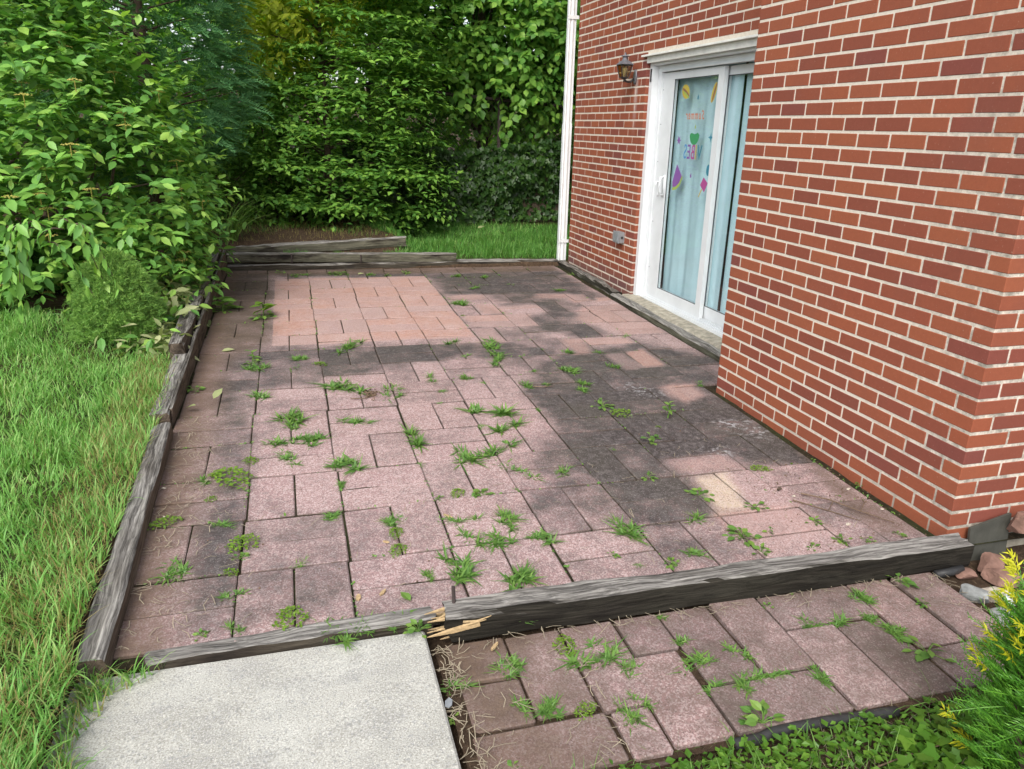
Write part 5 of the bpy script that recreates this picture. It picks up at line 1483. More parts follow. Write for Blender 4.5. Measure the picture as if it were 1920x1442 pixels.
t2 = empty('tree_trunk', (1.95, 11.6, .1), 'slim reddish tree trunk standing behind the layered tree', 'tree'); m_.build('trunk', M['bark'], t2, smooth=True)
lobs = [(1.7, 12.0, 3.3, .9, .7, 1.0), (1.3, 11.9, 2.4, .7, .6, .8)]
Pb, Dn = lobes_points(lobs, 420, r, .6, 1.0)
P, d, up, sz = sprays(Pb, norm(Dn + r.normal(0, .4, Dn.shape)), r.uniform(.25, .4, len(Pb)), 7, r, .8, .3, 1, .3, (.06, .10))
foliage(t2, P, d, up, sz, .6, LEAF4_V, LEAF4_F, M['mulberry'])

# ---------- chain link fence swallowed by ivy
fen = empty('chain_link_fence', (2.6, 10.55, .2), 'rusty chain link fence with a top rail above the ivy', 'fence')
FA, FB = np.array([1.0, 10.65, 1.98]), np.array([4.6, 10.35, 1.72])
m_ = MB(); m_.tube([FA, (FA + FB) / 2 + [0, 0, -.01], FB], .022, 8); m_.build('top_rail', M['rust'], fen, smooth=True)
for f in (.02, .5, .98):
    p = FA + (FB - FA) * f; m_ = MB(); m_.tube([(p[0], p[1], .1), (p[0], p[1], p[2] + .03)], .028, 8); m_.build('post', M['rust'], fen, smooth=True)
m_ = MB(); Lf = np.linalg.norm((FB - FA)[:2]); dx = (FB - FA) / Lf
for q in range(-22, 46):
    for sgn in (1, -1):
        s0 = q * .08; 
        pts = []
        for zq in np.linspace(0, 1, 2):
            s_ = s0 + sgn * zq * 1.75
            pts.append((s_, zq))
        (sa, za), (sb, zb) = pts
        if sgn < 0: sa += 1.75; sb += 1.75
        lo, hi = 0.0, Lf
        def cl(s1, z1, s2, z2):
            if s1 == s2: return None
            ta = [((lo - s1) / (s2 - s1)), ((hi - s1) / (s2 - s1))]; t0, t1 = max(0, min(ta)), min(1, max(ta))
            if t0 >= t1: return None
            return (s1 + (s2 - s1) * t0, z1 + (z2 - z1) * t0), (s1 + (s2 - s1) * t1, z1 + (z2 - z1) * t1)
        c = cl(sa, za, sb, zb)
        if c is None: continue
        w = []
        for s_, zq in c:
            b = FA + dx * s_; w.append((b[0], b[1], .2 + (b[2] - .2) * zq))
        m_.tube(w, .0022, 3, False)
o = m_.build('wire_mesh', M['rust'], fen)
for q, f in enumerate((.27, .42, .6)):
    b = FA + (FB - FA) * f; m_ = MB(); th = np.linspace(0, 6.283, 10)
    m_.tube([(b[0] + .004 * q, b[1] + .027 * math.cos(t_), b[2] + .027 * math.sin(t_)) for t_ in th], .004, 4); m_.build('tie', M['greymetal'], fen)
r = np.random.default_rng(105)
ivy = empty('ivy_hedge', (2.6, 10.4, .2), 'dark wall of ivy covering the fence behind the back lawn', 'ivy')
n = 9500
X = r.uniform(.7, 5.2, n); Z = r.uniform(.12, 1, n) ** .9 * 1.52 + .02 * X
topv = 1.36 + .16 * vn(X, X * 0, 2.1) + .07 * vn(X, X * 0 + 4, 6.5)
k_ = Z < topv; X, Z = X[k_], Z[k_]
Y = 10.42 - .09 * (X - 1) - .14 * vn(X * 1.0, Z * 1.2, 2.2) - .10 * vn(X, Z, 6) + r.uniform(0, .12, len(X)) - .12 * sst((.6 - Z) / .5) 
P = np.c_[X, Y, Z]
d = norm(np.c_[r.normal(0, .5, len(X)), r.normal(-.35, .3, len(X)), r.normal(-.7, .35, len(X))]); up = norm(np.c_[r.normal(0, .4, len(X)), np.full(len(X), -1.0), r.normal(.55, .35, len(X))])
foliage(ivy, P, d, up, r.uniform(.05, .085, len(X)), .95, IVY_V, IVY_F, M['ivy'], 200, cell=7)
m_ = MB(); xs = np.linspace(.7, 5.2, 24)
Vb = np.array([(x, 10.60 - .09 * (x - 1) + yo, z) for x in xs for z, yo in ((.05, 0), (.92 + .1 * math.sin(x * 3), 0))])
k_ = np.arange(23) * 2
m_.add(np.concatenate([Vb, Vb + [0, .06, 0]]), [np.stack([k_, k_ + 2, k_ + 3, k_ + 1], -1), np.stack([k_ + 48, k_ + 49, k_ + 51, k_ + 50], -1), np.stack([k_ + 1, k_ + 3, k_ + 51, k_ + 49], -1)])
m_.build('stems', M['bark'], ivy)

# ---------- low shrubs and clumps of the far bed
def clump(name, label, cat, lobs, nt, nper, szr, wid, mat, seed, TV=LEAF4_V, TF=LEAF4_F, droop=.3, group=None, singles=0, ln=(.15, .3)):
    r = np.random.default_rng(seed)
    c = np.array(lobs)[0, :3]
    root = empty(name, (c[0], c[1], float(terr(c[0], c[1]))), label, cat, group)
    Pb, Dn = lobes_points(lobs, nt, r, .45, 1.0)
    k = Pb[:, 2] > terr(Pb[:, 0], Pb[:, 1]) + .02; Pb, Dn = Pb[k], Dn[k]
    dv = norm(Dn + [0, 0, .25] + r.normal(0, .35, Dn.shape))
    P, d, up, sz = sprays(Pb, dv, r.uniform(ln[0], ln[1], len(Pb)), nper, r, .8, droop, 1.0, .25, szr)
    foliage(root, P, d, up, sz, wid, TV, TF, mat, singles)
    st = [(curve((c[0] + r.normal(0, .08), c[1] + r.normal(0, .08), float(terr(c[0], c[1]))), Pb[r.integers(len(Pb))], (0, 0, .05), 5), .01, .003) for q in range(6)]
    branches(root, st, M['bark'], 'stem')
    return root
clump('evergreen_shrub', 'low dark evergreen shrub with narrow leaves under the cypress and layered tree', 'shrub', [(-.35, 9.7, .62, .55, .42, .36), (.1, 9.6, .5, .4, .35, .26)], 300, 9, (.07, .11), .34, M['ivy2'], 201, singles=60)
clump('bushy_shrub', 'shaded leafy bush between the cypress and the layered tree', 'shrub', [(-.75, 9.9, 1.0, .55, .5, .75), (-.3, 10.3, 1.4, .6, .5, .9)], 520, 8, (.06, .09), .6, M['beech'], 202, singles=60)
clump('painted_sun_tree', 'bright yellow green tree, sunlight painted in its leaves, between the cypress and the layered tree', 'tree', [(-.08, 9.75, 2.6, .30, .25, .38), (.16, 9.85, 2.95, .32, .25, .36), (.0, 10.7, 2.5, .4, .3, .5), (.35, 11.9, 2.95, .6, .4, .6), (1.0, 11.2, 3.0, .3, .3, .25), (.0, 12.3, 3.7, .9, .6, .7), (1.2, 12.2, 3.5, .6, .5, .5)], 1000, 8, (.09, .14), .6, M['painted_sunleaf'], 203, droop=.5, singles=80, ln=(.25, .45))  # looks sunlit through its bright leaf colour alone
clump('understory_bush', 'dim bush filling the gap above the evergreen shrub', 'shrub', [(.2, 11.4, 1.2, 1.2, .5, 1.0), (-.8, 11.2, 1.4, .9, .5, 1.0)], 900, 7, (.06, .1), .6, M['woods'], 204)
clump('understory_bush', 'dim bush seen through the chain link above the ivy', 'shrub', [(3.2, 11.9, 1.3, 1.5, .5, .85), (1.6, 12.1, 1.2, 1.2, .5, .95)], 1100, 7, (.06, .1), .6, M['beech'], 214)
clump('ground_ivy', 'low leafy ground cover at the foot of the layered tree', 'ground cover', [(.9, 9.55, .34, .6, .3, .16), (1.5, 9.75, .34, .5, .3, .14)], 180, 6, (.04, .07), .8, M['ivy'], 205, IVY_V, IVY_F)
# ornamental grass
r = np.random.default_rng(106)
og = empty('ornamental_grass', (-.62, 8.5, .3), 'tall arching grass clump leaning from under the big shrub', 'grass clump')
def blades(B, yaw, L_, w, lean, bend, r, seg=4):
    """curved grass blades: base points, heading, length, width, initial lean, bend"""
    n = len(B); t = np.linspace(0, 1, seg + 1)
    ang = lean[:, None] + bend[:, None] * t[None]
    st = L_[:, None] / seg
    dx = np.concatenate([np.zeros((n, 1)), np.cumsum(np.sin(ang[:, :-1]) * st, 1)], 1)
    dz = np.concatenate([np.zeros((n, 1)), np.cumsum(np.cos(ang[:, :-1]) * st, 1)], 1)
    c, s_ = np.cos(yaw), np.sin(yaw)
    C = np.stack([B[:, 0:1] + dx * c[:, None], B[:, 1:2] + dx * s_[:, None], B[:, 2:3] + dz], -1)
    tw = yaw + np.pi / 2 + r.normal(0, .5, n)
    S = np.stack([np.cos(tw), np.sin(tw), np.zeros(n)], -1)[:, None] * (w[:, None] * (1 - t[None] ** 1.8) * .5)[..., None]
    S = S[:, :seg]
    V = np.concatenate([np.stack([C[:, :seg] - S, C[:, :seg] + S], 2).reshape(n, -1, 3), C[:, seg:]], 1)
    k = 2 * seg + 1
    F4 = np.array([[2 * i, 2 * i + 1, 2 * i + 3, 2 * i + 2] for i in range(seg - 1)]); F3 = np.array([[2 * seg - 2, 2 * seg - 1, 2 * seg]])
    o = (np.arange(n) * k)[:, None, None]
    return V.reshape(-1, 3), [(F4[None] + o).reshape(-1, 4), (F3[None] + o).reshape(-1, 3)]
n = 46
for q in range(n):
    V, F = blades(np.array([[-.64 + r.normal(0, .05), 8.5 + r.normal(0, .06), .25]]), np.array([r.normal(-.2, 1.1)]), np.array([r.uniform(.5, .85)]), np.array([.014]), np.array([r.uniform(.05, .4)]), np.array([r.uniform(1.2, 2.3)]), r, 8)
    build('blade', V, F, M['weed'], og)

# ---------- woods beyond, closing the view
r = np.random.default_rng(107)
n = 52000
X = r.uniform(-15, 17, n); Z = r.uniform(0, 1, n) ** .8 * 7.5; Y = 14.5 + .05 * X ** 2 * .4 + 1.6 * vn(X, Z, .45) + r.uniform(0, 1.2, n)
k_ = vn(X * .8, Z * .8 + 7, .9) > -.78 - .3 * (Z < 2.5); X, Y, Z = X[k_], Y[k_], Z[k_]
n = len(X)
V, F = leaf_mesh(np.c_[X, Y, Z], norm(np.c_[r.normal(size=(n, 2)), r.normal(-.5, .5, n)]), norm(np.c_[r.normal(0, .6, n), r.normal(-.6, .5, n), np.ones(n)]), r.uniform(.18, .34, n), .75, LEAF4_V, LEAF4_F)
wds = build('woods', V, [F], M['woods']); wds['kind'] = 'stuff'
n = 16000
X = r.uniform(-8, -1.3, n); Z = r.uniform(.2, 6, n); Y = 10.6 + .6 * vn(X, Z, .8) + r.uniform(0, .8, n)
V, F = leaf_mesh(np.c_[X, Y, Z], norm(np.c_[r.normal(size=(n, 2)), r.normal(-.5, .5, n)]), norm(np.c_[r.normal(0, .6, n), r.normal(-.6, .5, n), np.ones(n)]), r.uniform(.10, .18, n), .65, LEAF4_V, LEAF4_F)
w2 = build('woods', V, [F], M['woods']); w2['kind'] = 'stuff'
# shade trees added behind the house, carrying the row on
for q, (x, y, h, R) in enumerate([(5.4, 11.4, 5.2, 1.5), (8.0, 11.2, 5.6, 1.7), (6.6, 9.9, 3.6, 1.1), (10.8, 11.4, 5.8, 1.8)]):
    clump('added_shade_tree', ['added shade tree of the back row behind the house', 'tall added shade tree of the back row farther behind the house', 'lower added shade tree close behind the house', 'last tall added shade tree of the back row'][q], 'tree',
          [(x, y, h * .55, R, R * .8, h * .42), (x - .5, y, h * .35, R * .8, R * .7, h * .3), (x + .5, y, h * .78, R * .7, R * .6, h * .25)], 520, 7, (.16, .24), .7, M['mulberry'], 300 + q, group='added shade trees of the back row behind the house', ln=(.4, .7))

# ---------- lawns
r = np.random.default_rng(108)
def lawn_blades(n, xr, yr, hl, wl, ok, name, mat, seg=3, extra=None, lean=.45, bend=(.3, 1.5)):
    X = r.uniform(xr[0], xr[1], n); Y = r.uniform(yr[0], yr[1], n)
    k = ok(X, Y); X, Y = X[k], Y[k]
    den = vn(X, Y, 3.5) * .6 + vn(X, Y, 9) * .4
    k = r.uniform(-1.2, .55, len(X)) < den; X, Y, den = X[k], Y[k], den[k]
    B = np.c_[X, Y, np.where((Y < 2.06) & (X > -.66) & (X < .345), gp(X, Y) - .022, terr(X, Y))]
    L_ = r.uniform(hl[0], hl[1], len(X)) * (1 + .35 * den)
    yaw = 6.283 * (vn(X, Y, 1.7) * .5 + vn(X + 9, Y, 5)) + r.normal(0, 1.5, len(X))
    V, F = blades(B, yaw, L_, r.uniform(wl[0], wl[1], len(X)), np.abs(r.normal(.15, lean, len(X))), r.uniform(bend[0], bend[1], len(X)), r, seg)
    o = build(name, V, F, mat, smooth=True, loc=(float(np.mean(X)), float(np.mean(Y)), 0)); o['kind'] = 'stuff'
    return o
inl = lambda X, Y: ((X < -.685 - .008 * (Y - 2)) & (Y > 2.0) | ((Y <= 2.0) & (X < -.64 + .05 * vn(Y, Y * 0, 5) + .10 * sst((Y - 1.7) / .3)))) & (Y < 5.62 - .12 * vn(X, X * 0, 3))
lawn_blades(135000, (-3.6, -.45), (.7, 5.7), (.04, .085), (.0038, .0068), inl, 'grass', M['grass'], 3)
lawn_blades(9000, (-3.4, -.45), (.8, 5.6), (.08, .13), (.0045, .0075), inl, 'grass', M['grass'], 4, lean=.3, bend=(.5, 1.9))
lawn_blades(4000, (-3.2, -.5), (.8, 5.6), (.03, .075), (.002, .0035), inl, 'grass', M['dry'], 3, lean=.7)
edge = lambda X, Y: inl(X, Y) & (X > -.95)
lawn_blades(9000, (-.95, -.5), (1.0, 4.9), (.05, .11), (.002, .0036), edge, 'grass', M['dry'], 3, lean=.5)
# fringe over the walk and the timber's end
fr = lambda X, Y: (X < -.64 + .06 * vn(Y, X * 0, 5) + .22 * sst((Y - 1.84) / .2) ** 1.5) & (Y < 2.045)
lawn_blades(6500, (-.78, -.22), (.9, 2.05), (.04, .11), (.0035, .006), fr, 'grass', M['grass'], 4, lean=.7, bend=(.5, 1.6))
lawn_blades(1500, (-.78, -.22), (.9, 2.05), (.03, .08), (.002, .004), fr, 'grass', M['dry'], 3, lean=.9)
inb = lambda X, Y: ((X > 1.15 + .25 * vn(Y, Y * 0, 2.2) - .5 * sst((Y - 9) / .8)) & (Y > 8.06) & (Y < 10.35 - .1 * (X - 1)))
lawn_blades(46000, (.5, 4.4), (8.03, 10.4), (.05, .11), (.0035, .006), inb, 'grass', M['grass_far'], 3)
lawn_blades(3500, (1.0, 3.4), (8.03, 10.2), (.08, .14), (.0035, .006), inb, 'grass', M['grass'], 3)
ledge = lambda X, Y: (X > -.1) & (vn(X, Y, 4) > -.1)
lawn_blades(3800, (-.1, 1.45), (8.05, 8.3), (.03, .07), (.003, .005), ledge, 'grass', M['grass_far'], 3)
# litter and small growth on the far bed
lawn_blades(2600, (-1.2, 1.1), (8.4, 9.8), (.04, .10), (.004, .007), lambda X, Y: vn(X, Y, 2.6) > .05, 'undergrowth', M['weed'], 3, lean=.8)
lawn_blades(5000, (-1.3, 1.3), (8.4, 9.9), (.03, .08), (.002, .004), lambda X, Y: X < 9, 'litter', M['dry'], 2, lean=1.4, bend=(0, .4))

# ---------- weeds
r = np.random.default_rng(109)
def weed_grass(seed, n=46, flat=.9):
    r = np.random.default_rng(seed)
    k = 4 + seed % 4
    ca = r.uniform(0, 6.283, k); cr = r.uniform(0, .62, k)
    cc = np.c_[cr * np.cos(ca) * (1.35 if seed % 3 == 0 else 1), cr * np.sin(ca) * (.5 if seed % 3 == 0 else .8)]
    w = r.integers(0, k, n)
    th = r.uniform(0, 6.283, n); b = np.c_[cc[w] + r.normal(0, .05, (n, 2)), np.zeros(n)]
    L_ = r.uniform(.18, .62, n) * (1 + .5 * (r.uniform(size=n) < .15))
    V, F = blades(b, th, L_, r.uniform(.045, .10, n), np.clip(r.normal(.85, .4, n), .05, 1.45), r.uniform(.1, .9, n), r, 3)
    V[:, 2] = np.maximum(V[:, 2], .02)
    return rawmesh('weed_blades', V, F, M['crab'])
def weed_leafy(seed, n=16, mat='weed'):
    r = np.random.default_rng(seed)
    th = r.uniform(0, 6.283, n); rr = r.uniform(.1, .75, n)
    P = np.c_[rr * np.cos(th), rr * np.sin(th), r.uniform(.12, .75, n) * (1.1 - rr)]
    d = norm(np.c_[np.cos(th), np.sin(th), r.normal(.05, .25, n)]); up = norm(np.c_[r.normal(0, .3, (n, 2)), np.ones(n)])
    V, F = leaf_mesh(P, d, up, r.uniform(.38, .7, n), .72, LEAF8_V, LEAF8_F)
    m_ = MB(); m_.add(V, [F])
    for p in P: m_.tube([(0, 0, 0), p * [.5, .5, .8], p], .02, 3, False)
    V, F = m_.get(); return rawmesh('weed_leaves', V, F, M[mat])
def weed_fine(seed, n=130):
    r = np.random.default_rng(seed)
    th = r.uniform(0, 6.283, n); rr = np.sqrt(r.uniform(0, 1, n)) * .92 * (1 + .25 * vn(th * 1.5, th * 0 + seed, 1.0))
    P = np.c_[rr * np.cos(th), rr * np.sin(th) * .75, .12 + .35 * (1 - rr ** 2) * r.uniform(.5, 1.1, n)]
    d = norm(np.c_[r.normal(size=(n, 2)), r.normal(.1, .3, n)]); up = norm(np.c_[r.normal(0, .3, (n, 2)), np.ones(n)])
    V, F = leaf_mesh(P, d, up, r.uniform(.14, .24, n), .8, LEAF4_V, LEAF4_F)
    return rawmesh('weed_leaflets', V, F, M['lime'])
WM = {'grass': [weed_grass(40 + q, 90 + 30 * (q % 4)) for q in range(16)], 'leafy': [weed_leafy(60 + q, 10 + 3 * q) for q in range(5)], 'oxalis': [weed_fine(80 + q) for q in range(4)]}
WL = [weed_leafy(95, 14, 'ivy2')]
for kind, x, y, z, rad, lab in WEEDS:
    me = WM[kind][r.integers(len(WM[kind]))]
    o = bpy.data.objects.new({'grass': 'crabgrass_weed', 'leafy': 'leafy_weed', 'oxalis': 'fine_weed'}[kind], me)
    s_ = rad * {'grass': 1.9, 'leafy': 1.4, 'oxalis': 1.45}[kind] * (1.15 if y < 2.0 and kind == 'grass' else 1)
    o.location = (x, y, z - .004)
    o.rotation_euler = (0, 0, r.uniform(0, 6.28) if kind != 'grass' else r.normal(0, .35) + math.pi / 2 * r.integers(0, 4))
    o.scale = (s_ * (r.uniform(1.0, 1.35) if kind == 'grass' else 1), s_ * (r.uniform(.7, 1.0) if kind == 'grass' else 1), s_ * (r.uniform(.38, .6) if kind == 'grass' else r.uniform(.6, .9)))
    COL.objects.link(o)
    tag(o, lab, 'weed', {'grass': 'crabgrass tufts in the paver joints', 'leafy': 'broad-leaved weeds in the paver joints', 'oxalis': 'fine light green weeds in the paver joints'}[kind])
# taller seedlings near the left side of the patio
def seedling(x, y, h, n, sz, label, mat='weed', seed=1):
    r = np.random.default_rng(seed); z = float(gp(x, y)) - .01
    root = empty('seedling', (x, y, z), label, 'weed')
    m_ = MB(); m_.tube([(x, y, z), (x + .01, y, z + h * .5), (x, y - .01, z + h)], .004, 5); m_.build('stem', M['weed'], root)
    th = np.arange(n) * 2.4; P = np.c_[np.full(n, x), np.full(n, y - .005), z + h * np.linspace(.45, 1, n)]
    d = norm(np.c_[np.cos(th), np.sin(th), r.normal(.15, .2, n)]); up = norm(np.c_[r.normal(0, .2, (n, 2)), np.ones(n)])
    for q in range(n):
        V, F = leaf_mesh(P[q:q + 1], d[q:q + 1], up[q:q + 1], np.array([sz * r.uniform(.8, 1.1)]), .6, LEAF8_V, LEAF8_F); build('leaf', V, [F], M[mat], root)
seedling(-.26, 6.05, .13, 8, .12, 'bright yellow green seedling standing at the corner of the clean pinkish rectangle', 'young', 3)
seedling(-.57, 6.25, .13, 9, .13, 'broad green seedling beside the standing plank', 'weed', 4)
seedling(-.30, 4.95, .07, 5, .06, 'small seedling with round leaves on the grey pavers left of centre', 'weed', 5)
seedling(1.93, 3.52, .10, 9, .045, 'upright feathery seedling on the dark pavers before the brick wall', 'weed', 6)
# ---------- ground cover and yew in the near right corner
r = np.random.default_rng(110)
gi = empty('ivy_patch', (1.45, 1.15, -.15), 'bright green ivy spreading over the bed in front of the lower path', 'ivy')
n = 1500
X = r.uniform(.95, 2.35, n); Y = r.uniform(.75, 1.36, n)
k_ = (Y < 1.13 + .18 * sst((X - 1.2) / .4) + .06 * vn(X, Y, 5)); X, Y = X[k_], Y[k_]
Z = terr(X, Y) + .03 + r.uniform(0, .07, len(X)); n = len(X)
d = norm(np.c_[r.normal(size=(n, 2)), r.normal(-.1, .25, n)]); up = norm(np.c_[r.normal(0, .35, (n, 2)), np.ones(n)])
foliage(gi, np.c_[X, Y, Z], d, up, r.uniform(.03, .056, n), .95, IVY_V, IVY_F, M['ivy2'], 230, cell=6)
vin = []
for q in range(14):
    x0, y0 = r.uniform(.9, 2.2), r.uniform(.85, 1.3); e = (x0 + r.normal(0, .25), y0 + r.normal(0, .15))
    vin.append((curve((x0, y0, float(terr(x0, y0)) + .02), (e[0], e[1], float(terr(*e)) + .03), (0, 0, .03)), .0025, .0018))
branches(gi, vin, M['twig'], 'vine')
# clover-like creeping cover
n = 11000
X = r.uniform(.36, 2.5, n); Y = r.uniform(.72, 1.50, n)
k_ = (Y < 1.415 + .04 * vn(X, Y, 6) + .05 * sst((X - 1.85) / .2)) & (vn(X, Y, 4.5) + .35 * vn(X, Y, 11) > -.75 + .6 * sst((Y - 1.35) / .1)); X, Y = X[k_], Y[k_]; n = len(X)
Z = terr(X, Y) + .012 + r.uniform(0, .05, n)
d = norm(np.c_[r.normal(size=(n, 2)), r.normal(.05, .25, n)]); up = norm(np.c_[r.normal(0, .35, (n, 2)), np.ones(n)])
V, F = leaf_mesh(np.c_[X, Y, Z], d, up, r.uniform(.014, .034, n), .8, LEAF4_V, LEAF4_F)
o = build('ground_cover', V, [F], M['ivy2'], loc=(1.4, 1.1, 0)); o['kind'] = 'stuff'
lawn_blades(2600, (.36, 2.4), (.75, 1.43), (.05, .14), (.003, .006), lambda X, Y: vn(X, Y, 3) > -.1, 'undergrowth', M['crab'], 4, lean=.5, bend=(.4, 1.6))
lawn_blades(2600, (.36, 2.3), (.75, 1.44), (.04, .10), (.0015, .003), lambda X, Y: X > 0, 'litter', M['straw'], 3, lean=1.2, bend=(.2, .8))
# dry clippings along the walk and in the joints
def straw(n, xf, yf, zoff, name='straw'):
    X = xf(n); Y = yf(n); a = r.uniform(0, 3.14, n); L_ = r.uniform(.02, .07, n)
    h = np.where(Y < 2.02, -.038, .004) + zoff
    c = np.c_[X, Y, gp(X, Y) + h + r.uniform(0, .006, n)]; dv = np.c_[np.cos(a), np.sin(a), r.normal(0, .12, n)] * L_[:, None] / 2
    s_ = np.c_[-np.sin(a), np.cos(a), np.zeros(n)] * .0011
    md = c + s_ * r.normal(0, 6, n)[:, None]
    V = np.stack([c - dv - s_, c - dv + s_, md + s_, md - s_, c + dv + s_, c + dv - s_], 1).reshape(-1, 3)
    F = (np.array([[0, 1, 2, 3], [3, 2, 4, 5]])[None] + (np.arange(n) * 6)[:, None, None]).reshape(-1, 4)
    o = build(name, V, [F], M['straw'], loc=(float(X.mean()), float(Y.mean()), 0)); o['kind'] = 'stuff'
straw(130, lambda n: .345 + np.abs(r.normal(0, .05, n)), lambda n: r.uniform(1.2, 2.0, n), 0)
straw(60, lambda n: r.uniform(.36, .8, n), lambda n: r.uniform(1.38, 1.99, n), .004)
straw(230, lambda n: -.60 + np.abs(r.normal(0, .13, n)), lambda n: r.uniform(2.12, 4.0, n), 0)
straw(70, lambda n: r.uniform(.7, 2.3, n), lambda n: 1.98 - np.abs(r.normal(0, .03, n)), 0)
straw(60, lambda n: 2.26 + r.normal(0, .04, n), lambda n: r.uniform(1.5, 1.95, n), .0)
straw(120, lambda n: r.uniform(-.55, 2.2, n), lambda n: r.uniform(2.15, 3.2, n), 0)
# small debris and crumbs near the brick corner
n = 260
X = np.concatenate([r.uniform(1.9, 2.42, 130), r.uniform(-.6, 2.4, 130)]); Y = np.concatenate([r.uniform(2.12, 2.9, 130), r.uniform(2.1, 7.6, 130)])
c = np.c_[X, Y, gp(X, Y) + .004]; s_ = r.uniform(.002, .0055, n)[:, None, None]
Tt = np.array([(1, 0, -.5), (-.6, .8, -.5), (-.6, -.8, -.5), (0, 0, .8)])
V = (c[:, None] + Tt[None] * s_).reshape(-1, 3); F = (np.array([[0, 1, 3], [1, 2, 3], [2, 0, 3]])[None] + (np.arange(n) * 4)[:, None, None]).reshape(-1, 3)
o = build('crumbs', V, [F], M['twig'], loc=(1.5, 3, 0)); o['kind'] = 'stuff'

# moss and fine growth along joints
n = 5200
ii = r.integers(2, 11, n); jj = r.integers(-2, 13, n); hor = r.uniform(size=n) < .5
X = (ii - 3.67265) * SQ + np.where(hor, r.uniform(0, SQ, n), r.normal(0, .004, n)); Y = (jj + 7.5385) * SQ + np.where(hor, r.normal(0, .004, n), r.uniform(0, SQ, n))
k_ = (vn(X, Y, 2.6) + .7 * vn(X, Y, 9) > .28) & (X > -.62) & (X < 2.42) & (Y > 2.1) & (Y < 7.8); X, Y = X[k_], Y[k_]; n = len(X)
d = norm(np.c_[r.normal(size=(n, 2)), r.normal(.3, .3, n)]); up = norm(np.c_[r.normal(0, .3, (n, 2)), np.ones(n)])
V, F = leaf_mesh(np.c_[X, Y, gp(X, Y) - .003], d, up, r.uniform(.008, .02, n), .8, LEAF4_V, LEAF4_F); o = build('joint_moss', V, [F], M['crab'], loc=(1, 4, 0)); o['kind'] = 'stuff'

# black edging strip in front of the lower path
P = [(x, 1.412 + .012 * math.sin(x * 2.2) + (.01 if x > 1.2 else 0), float(gp(x, 1.41)) - .068 + .012 * math.exp(-((x - 1.33) / .22) ** 2)) for x in np.linspace(1.08, 1.62, 14)]
m_ = MB(); m_.tube(P, .016, 8)
tag(m_.build('edging_strip', M['plastic'], smooth=True, loc=(1.3, 1.41, -.08)), 'black plastic edging strip showing at the front of the lower path', 'edging')
m_ = MB(); m_.tube([(2.27, 1.955, -.075), (2.33, 1.95, -.07), (2.40, 1.965, -.074)], .016, 8)
tag(m_.build('edging_strip', M['plastic'], smooth=True, loc=(2.33, 1.95, -.08)), 'short end of black edging by the right end of the front timber', 'edging')

# ---------- stones by the brick corner
def stone(c, s_, mat, label, seed, rot=0.0, group='loose fieldstones by the brick corner', sharp=.22):
    r = np.random.default_rng(seed)
    bm_v = []; n1, n2 = 14, 22
    for a in range(n1 + 1):
        for b in range(n2):
            th, ph = math.pi * a / n1, 2 * math.pi * b / n2
            bm_v.append((math.sin(th) * math.cos(ph), math.sin(th) * math.sin(ph), math.cos(th)))
    V = np.array(bm_v)
    # facet with a few random cutting planes
    for q in range(18):
        nn = norm(r.normal(size=3)); h = r.uniform(.5, .82); k = V @ nn
        V = V - np.maximum(k - h, 0)[:, None] * nn
    V += sharp * .12 * np.stack([vn(V[:, 0] + q + seed, V[:, 1] + V[:, 2] * .7, 3.1) for q in range(3)], -1)
    V = V * np.array(s_); cr, sr = math.cos(rot), math.sin(rot)
    V = np.c_[V[:, 0] * cr - V[:, 1] * sr, V[:, 0] * sr + V[:, 1] * cr, V[:, 2]]
    i = (np.arange(n1)[:, None] * n2 + np.arange(n2)[None]).ravel(); i2 = (np.arange(n1)[:, None] * n2 + (np.arange(n2)[None] + 1) % n2).ravel()
    o = build('fieldstone', V + np.array(c), [np.stack([i, i + n2, i2 + n2, i2], -1)], mat, loc=c)
    return tag(o, label, 'stone', group)
zb = lambda x, y: float(terr(x, y))
stone((2.74, 2.03, .045), (.075, .06, .065), M['rock_r'], 'rounded reddish stone leaning high against the slate', 1)
stone((2.58, 1.985, zb(2.6, 2.0) + .035), (.10, .06, .035), M['rock_r'], 'flat brownish stone lying below the leaning slate', 2, .2)
stone((2.53, 1.90, zb(2.56, 1.9) + .03), (.095, .06, .038), M['rock_r'], 'wedge shaped tan stone in front of the slate', 3, -.2)
stone((2.40, 1.95, zb(2.42, 1.95) + .02), (.06, .03, .028), M['rock_r'], 'small narrow reddish stone beside the end of the front timber', 4, -.6)
stone((2.325, 1.83, zb(2.34, 1.85) + .02), (.085, .055, .04), M['rock_g'], 'grey blue stone beside the upper end of the lower path', 5, -.4)
stone((2.42, 1.83, zb(2.43, 1.82) + .015), (.07, .05, .036), M['rock_w'], 'pale crumbly stone between the grey ones', 6, -.3)
stone((2.36, 1.655, zb(2.37, 1.66) + .015), (.085, .11, .035), M['rock_g'], 'long grey slab of stone along the lower path edge', 7, .35)
stone((2.80, 1.93, zb(2.8, 1.9) + .04), (.08, .06, .055), M['rock_r'], 'pinkish stone at the frame edge right of the slate', 8)
stone((2.66, 1.83, zb(2.66, 1.83) + .01), (.07, .05, .025), M['rock_r'], 'dark low stone half hidden by the yew', 9)
stone((-.63, 1.60, zb(-.62, 1.62) + .0), (.03, .022, .016), M['rock_g'], 'small dark pebble at the walk edge in the grass', 10, group='small pebbles')
m_ = MB(); m_.box((2.525, 2.062, -.12), (2.72, 2.073, .062))
V, F = m_.get(); V[:, 2] += np.where((V[:, 2] > 0), (V[:, 0] - 2.525) * .22 - .035, 0); V[:, 1] += np.where(V[:, 2] > -.05, .006, -.012)
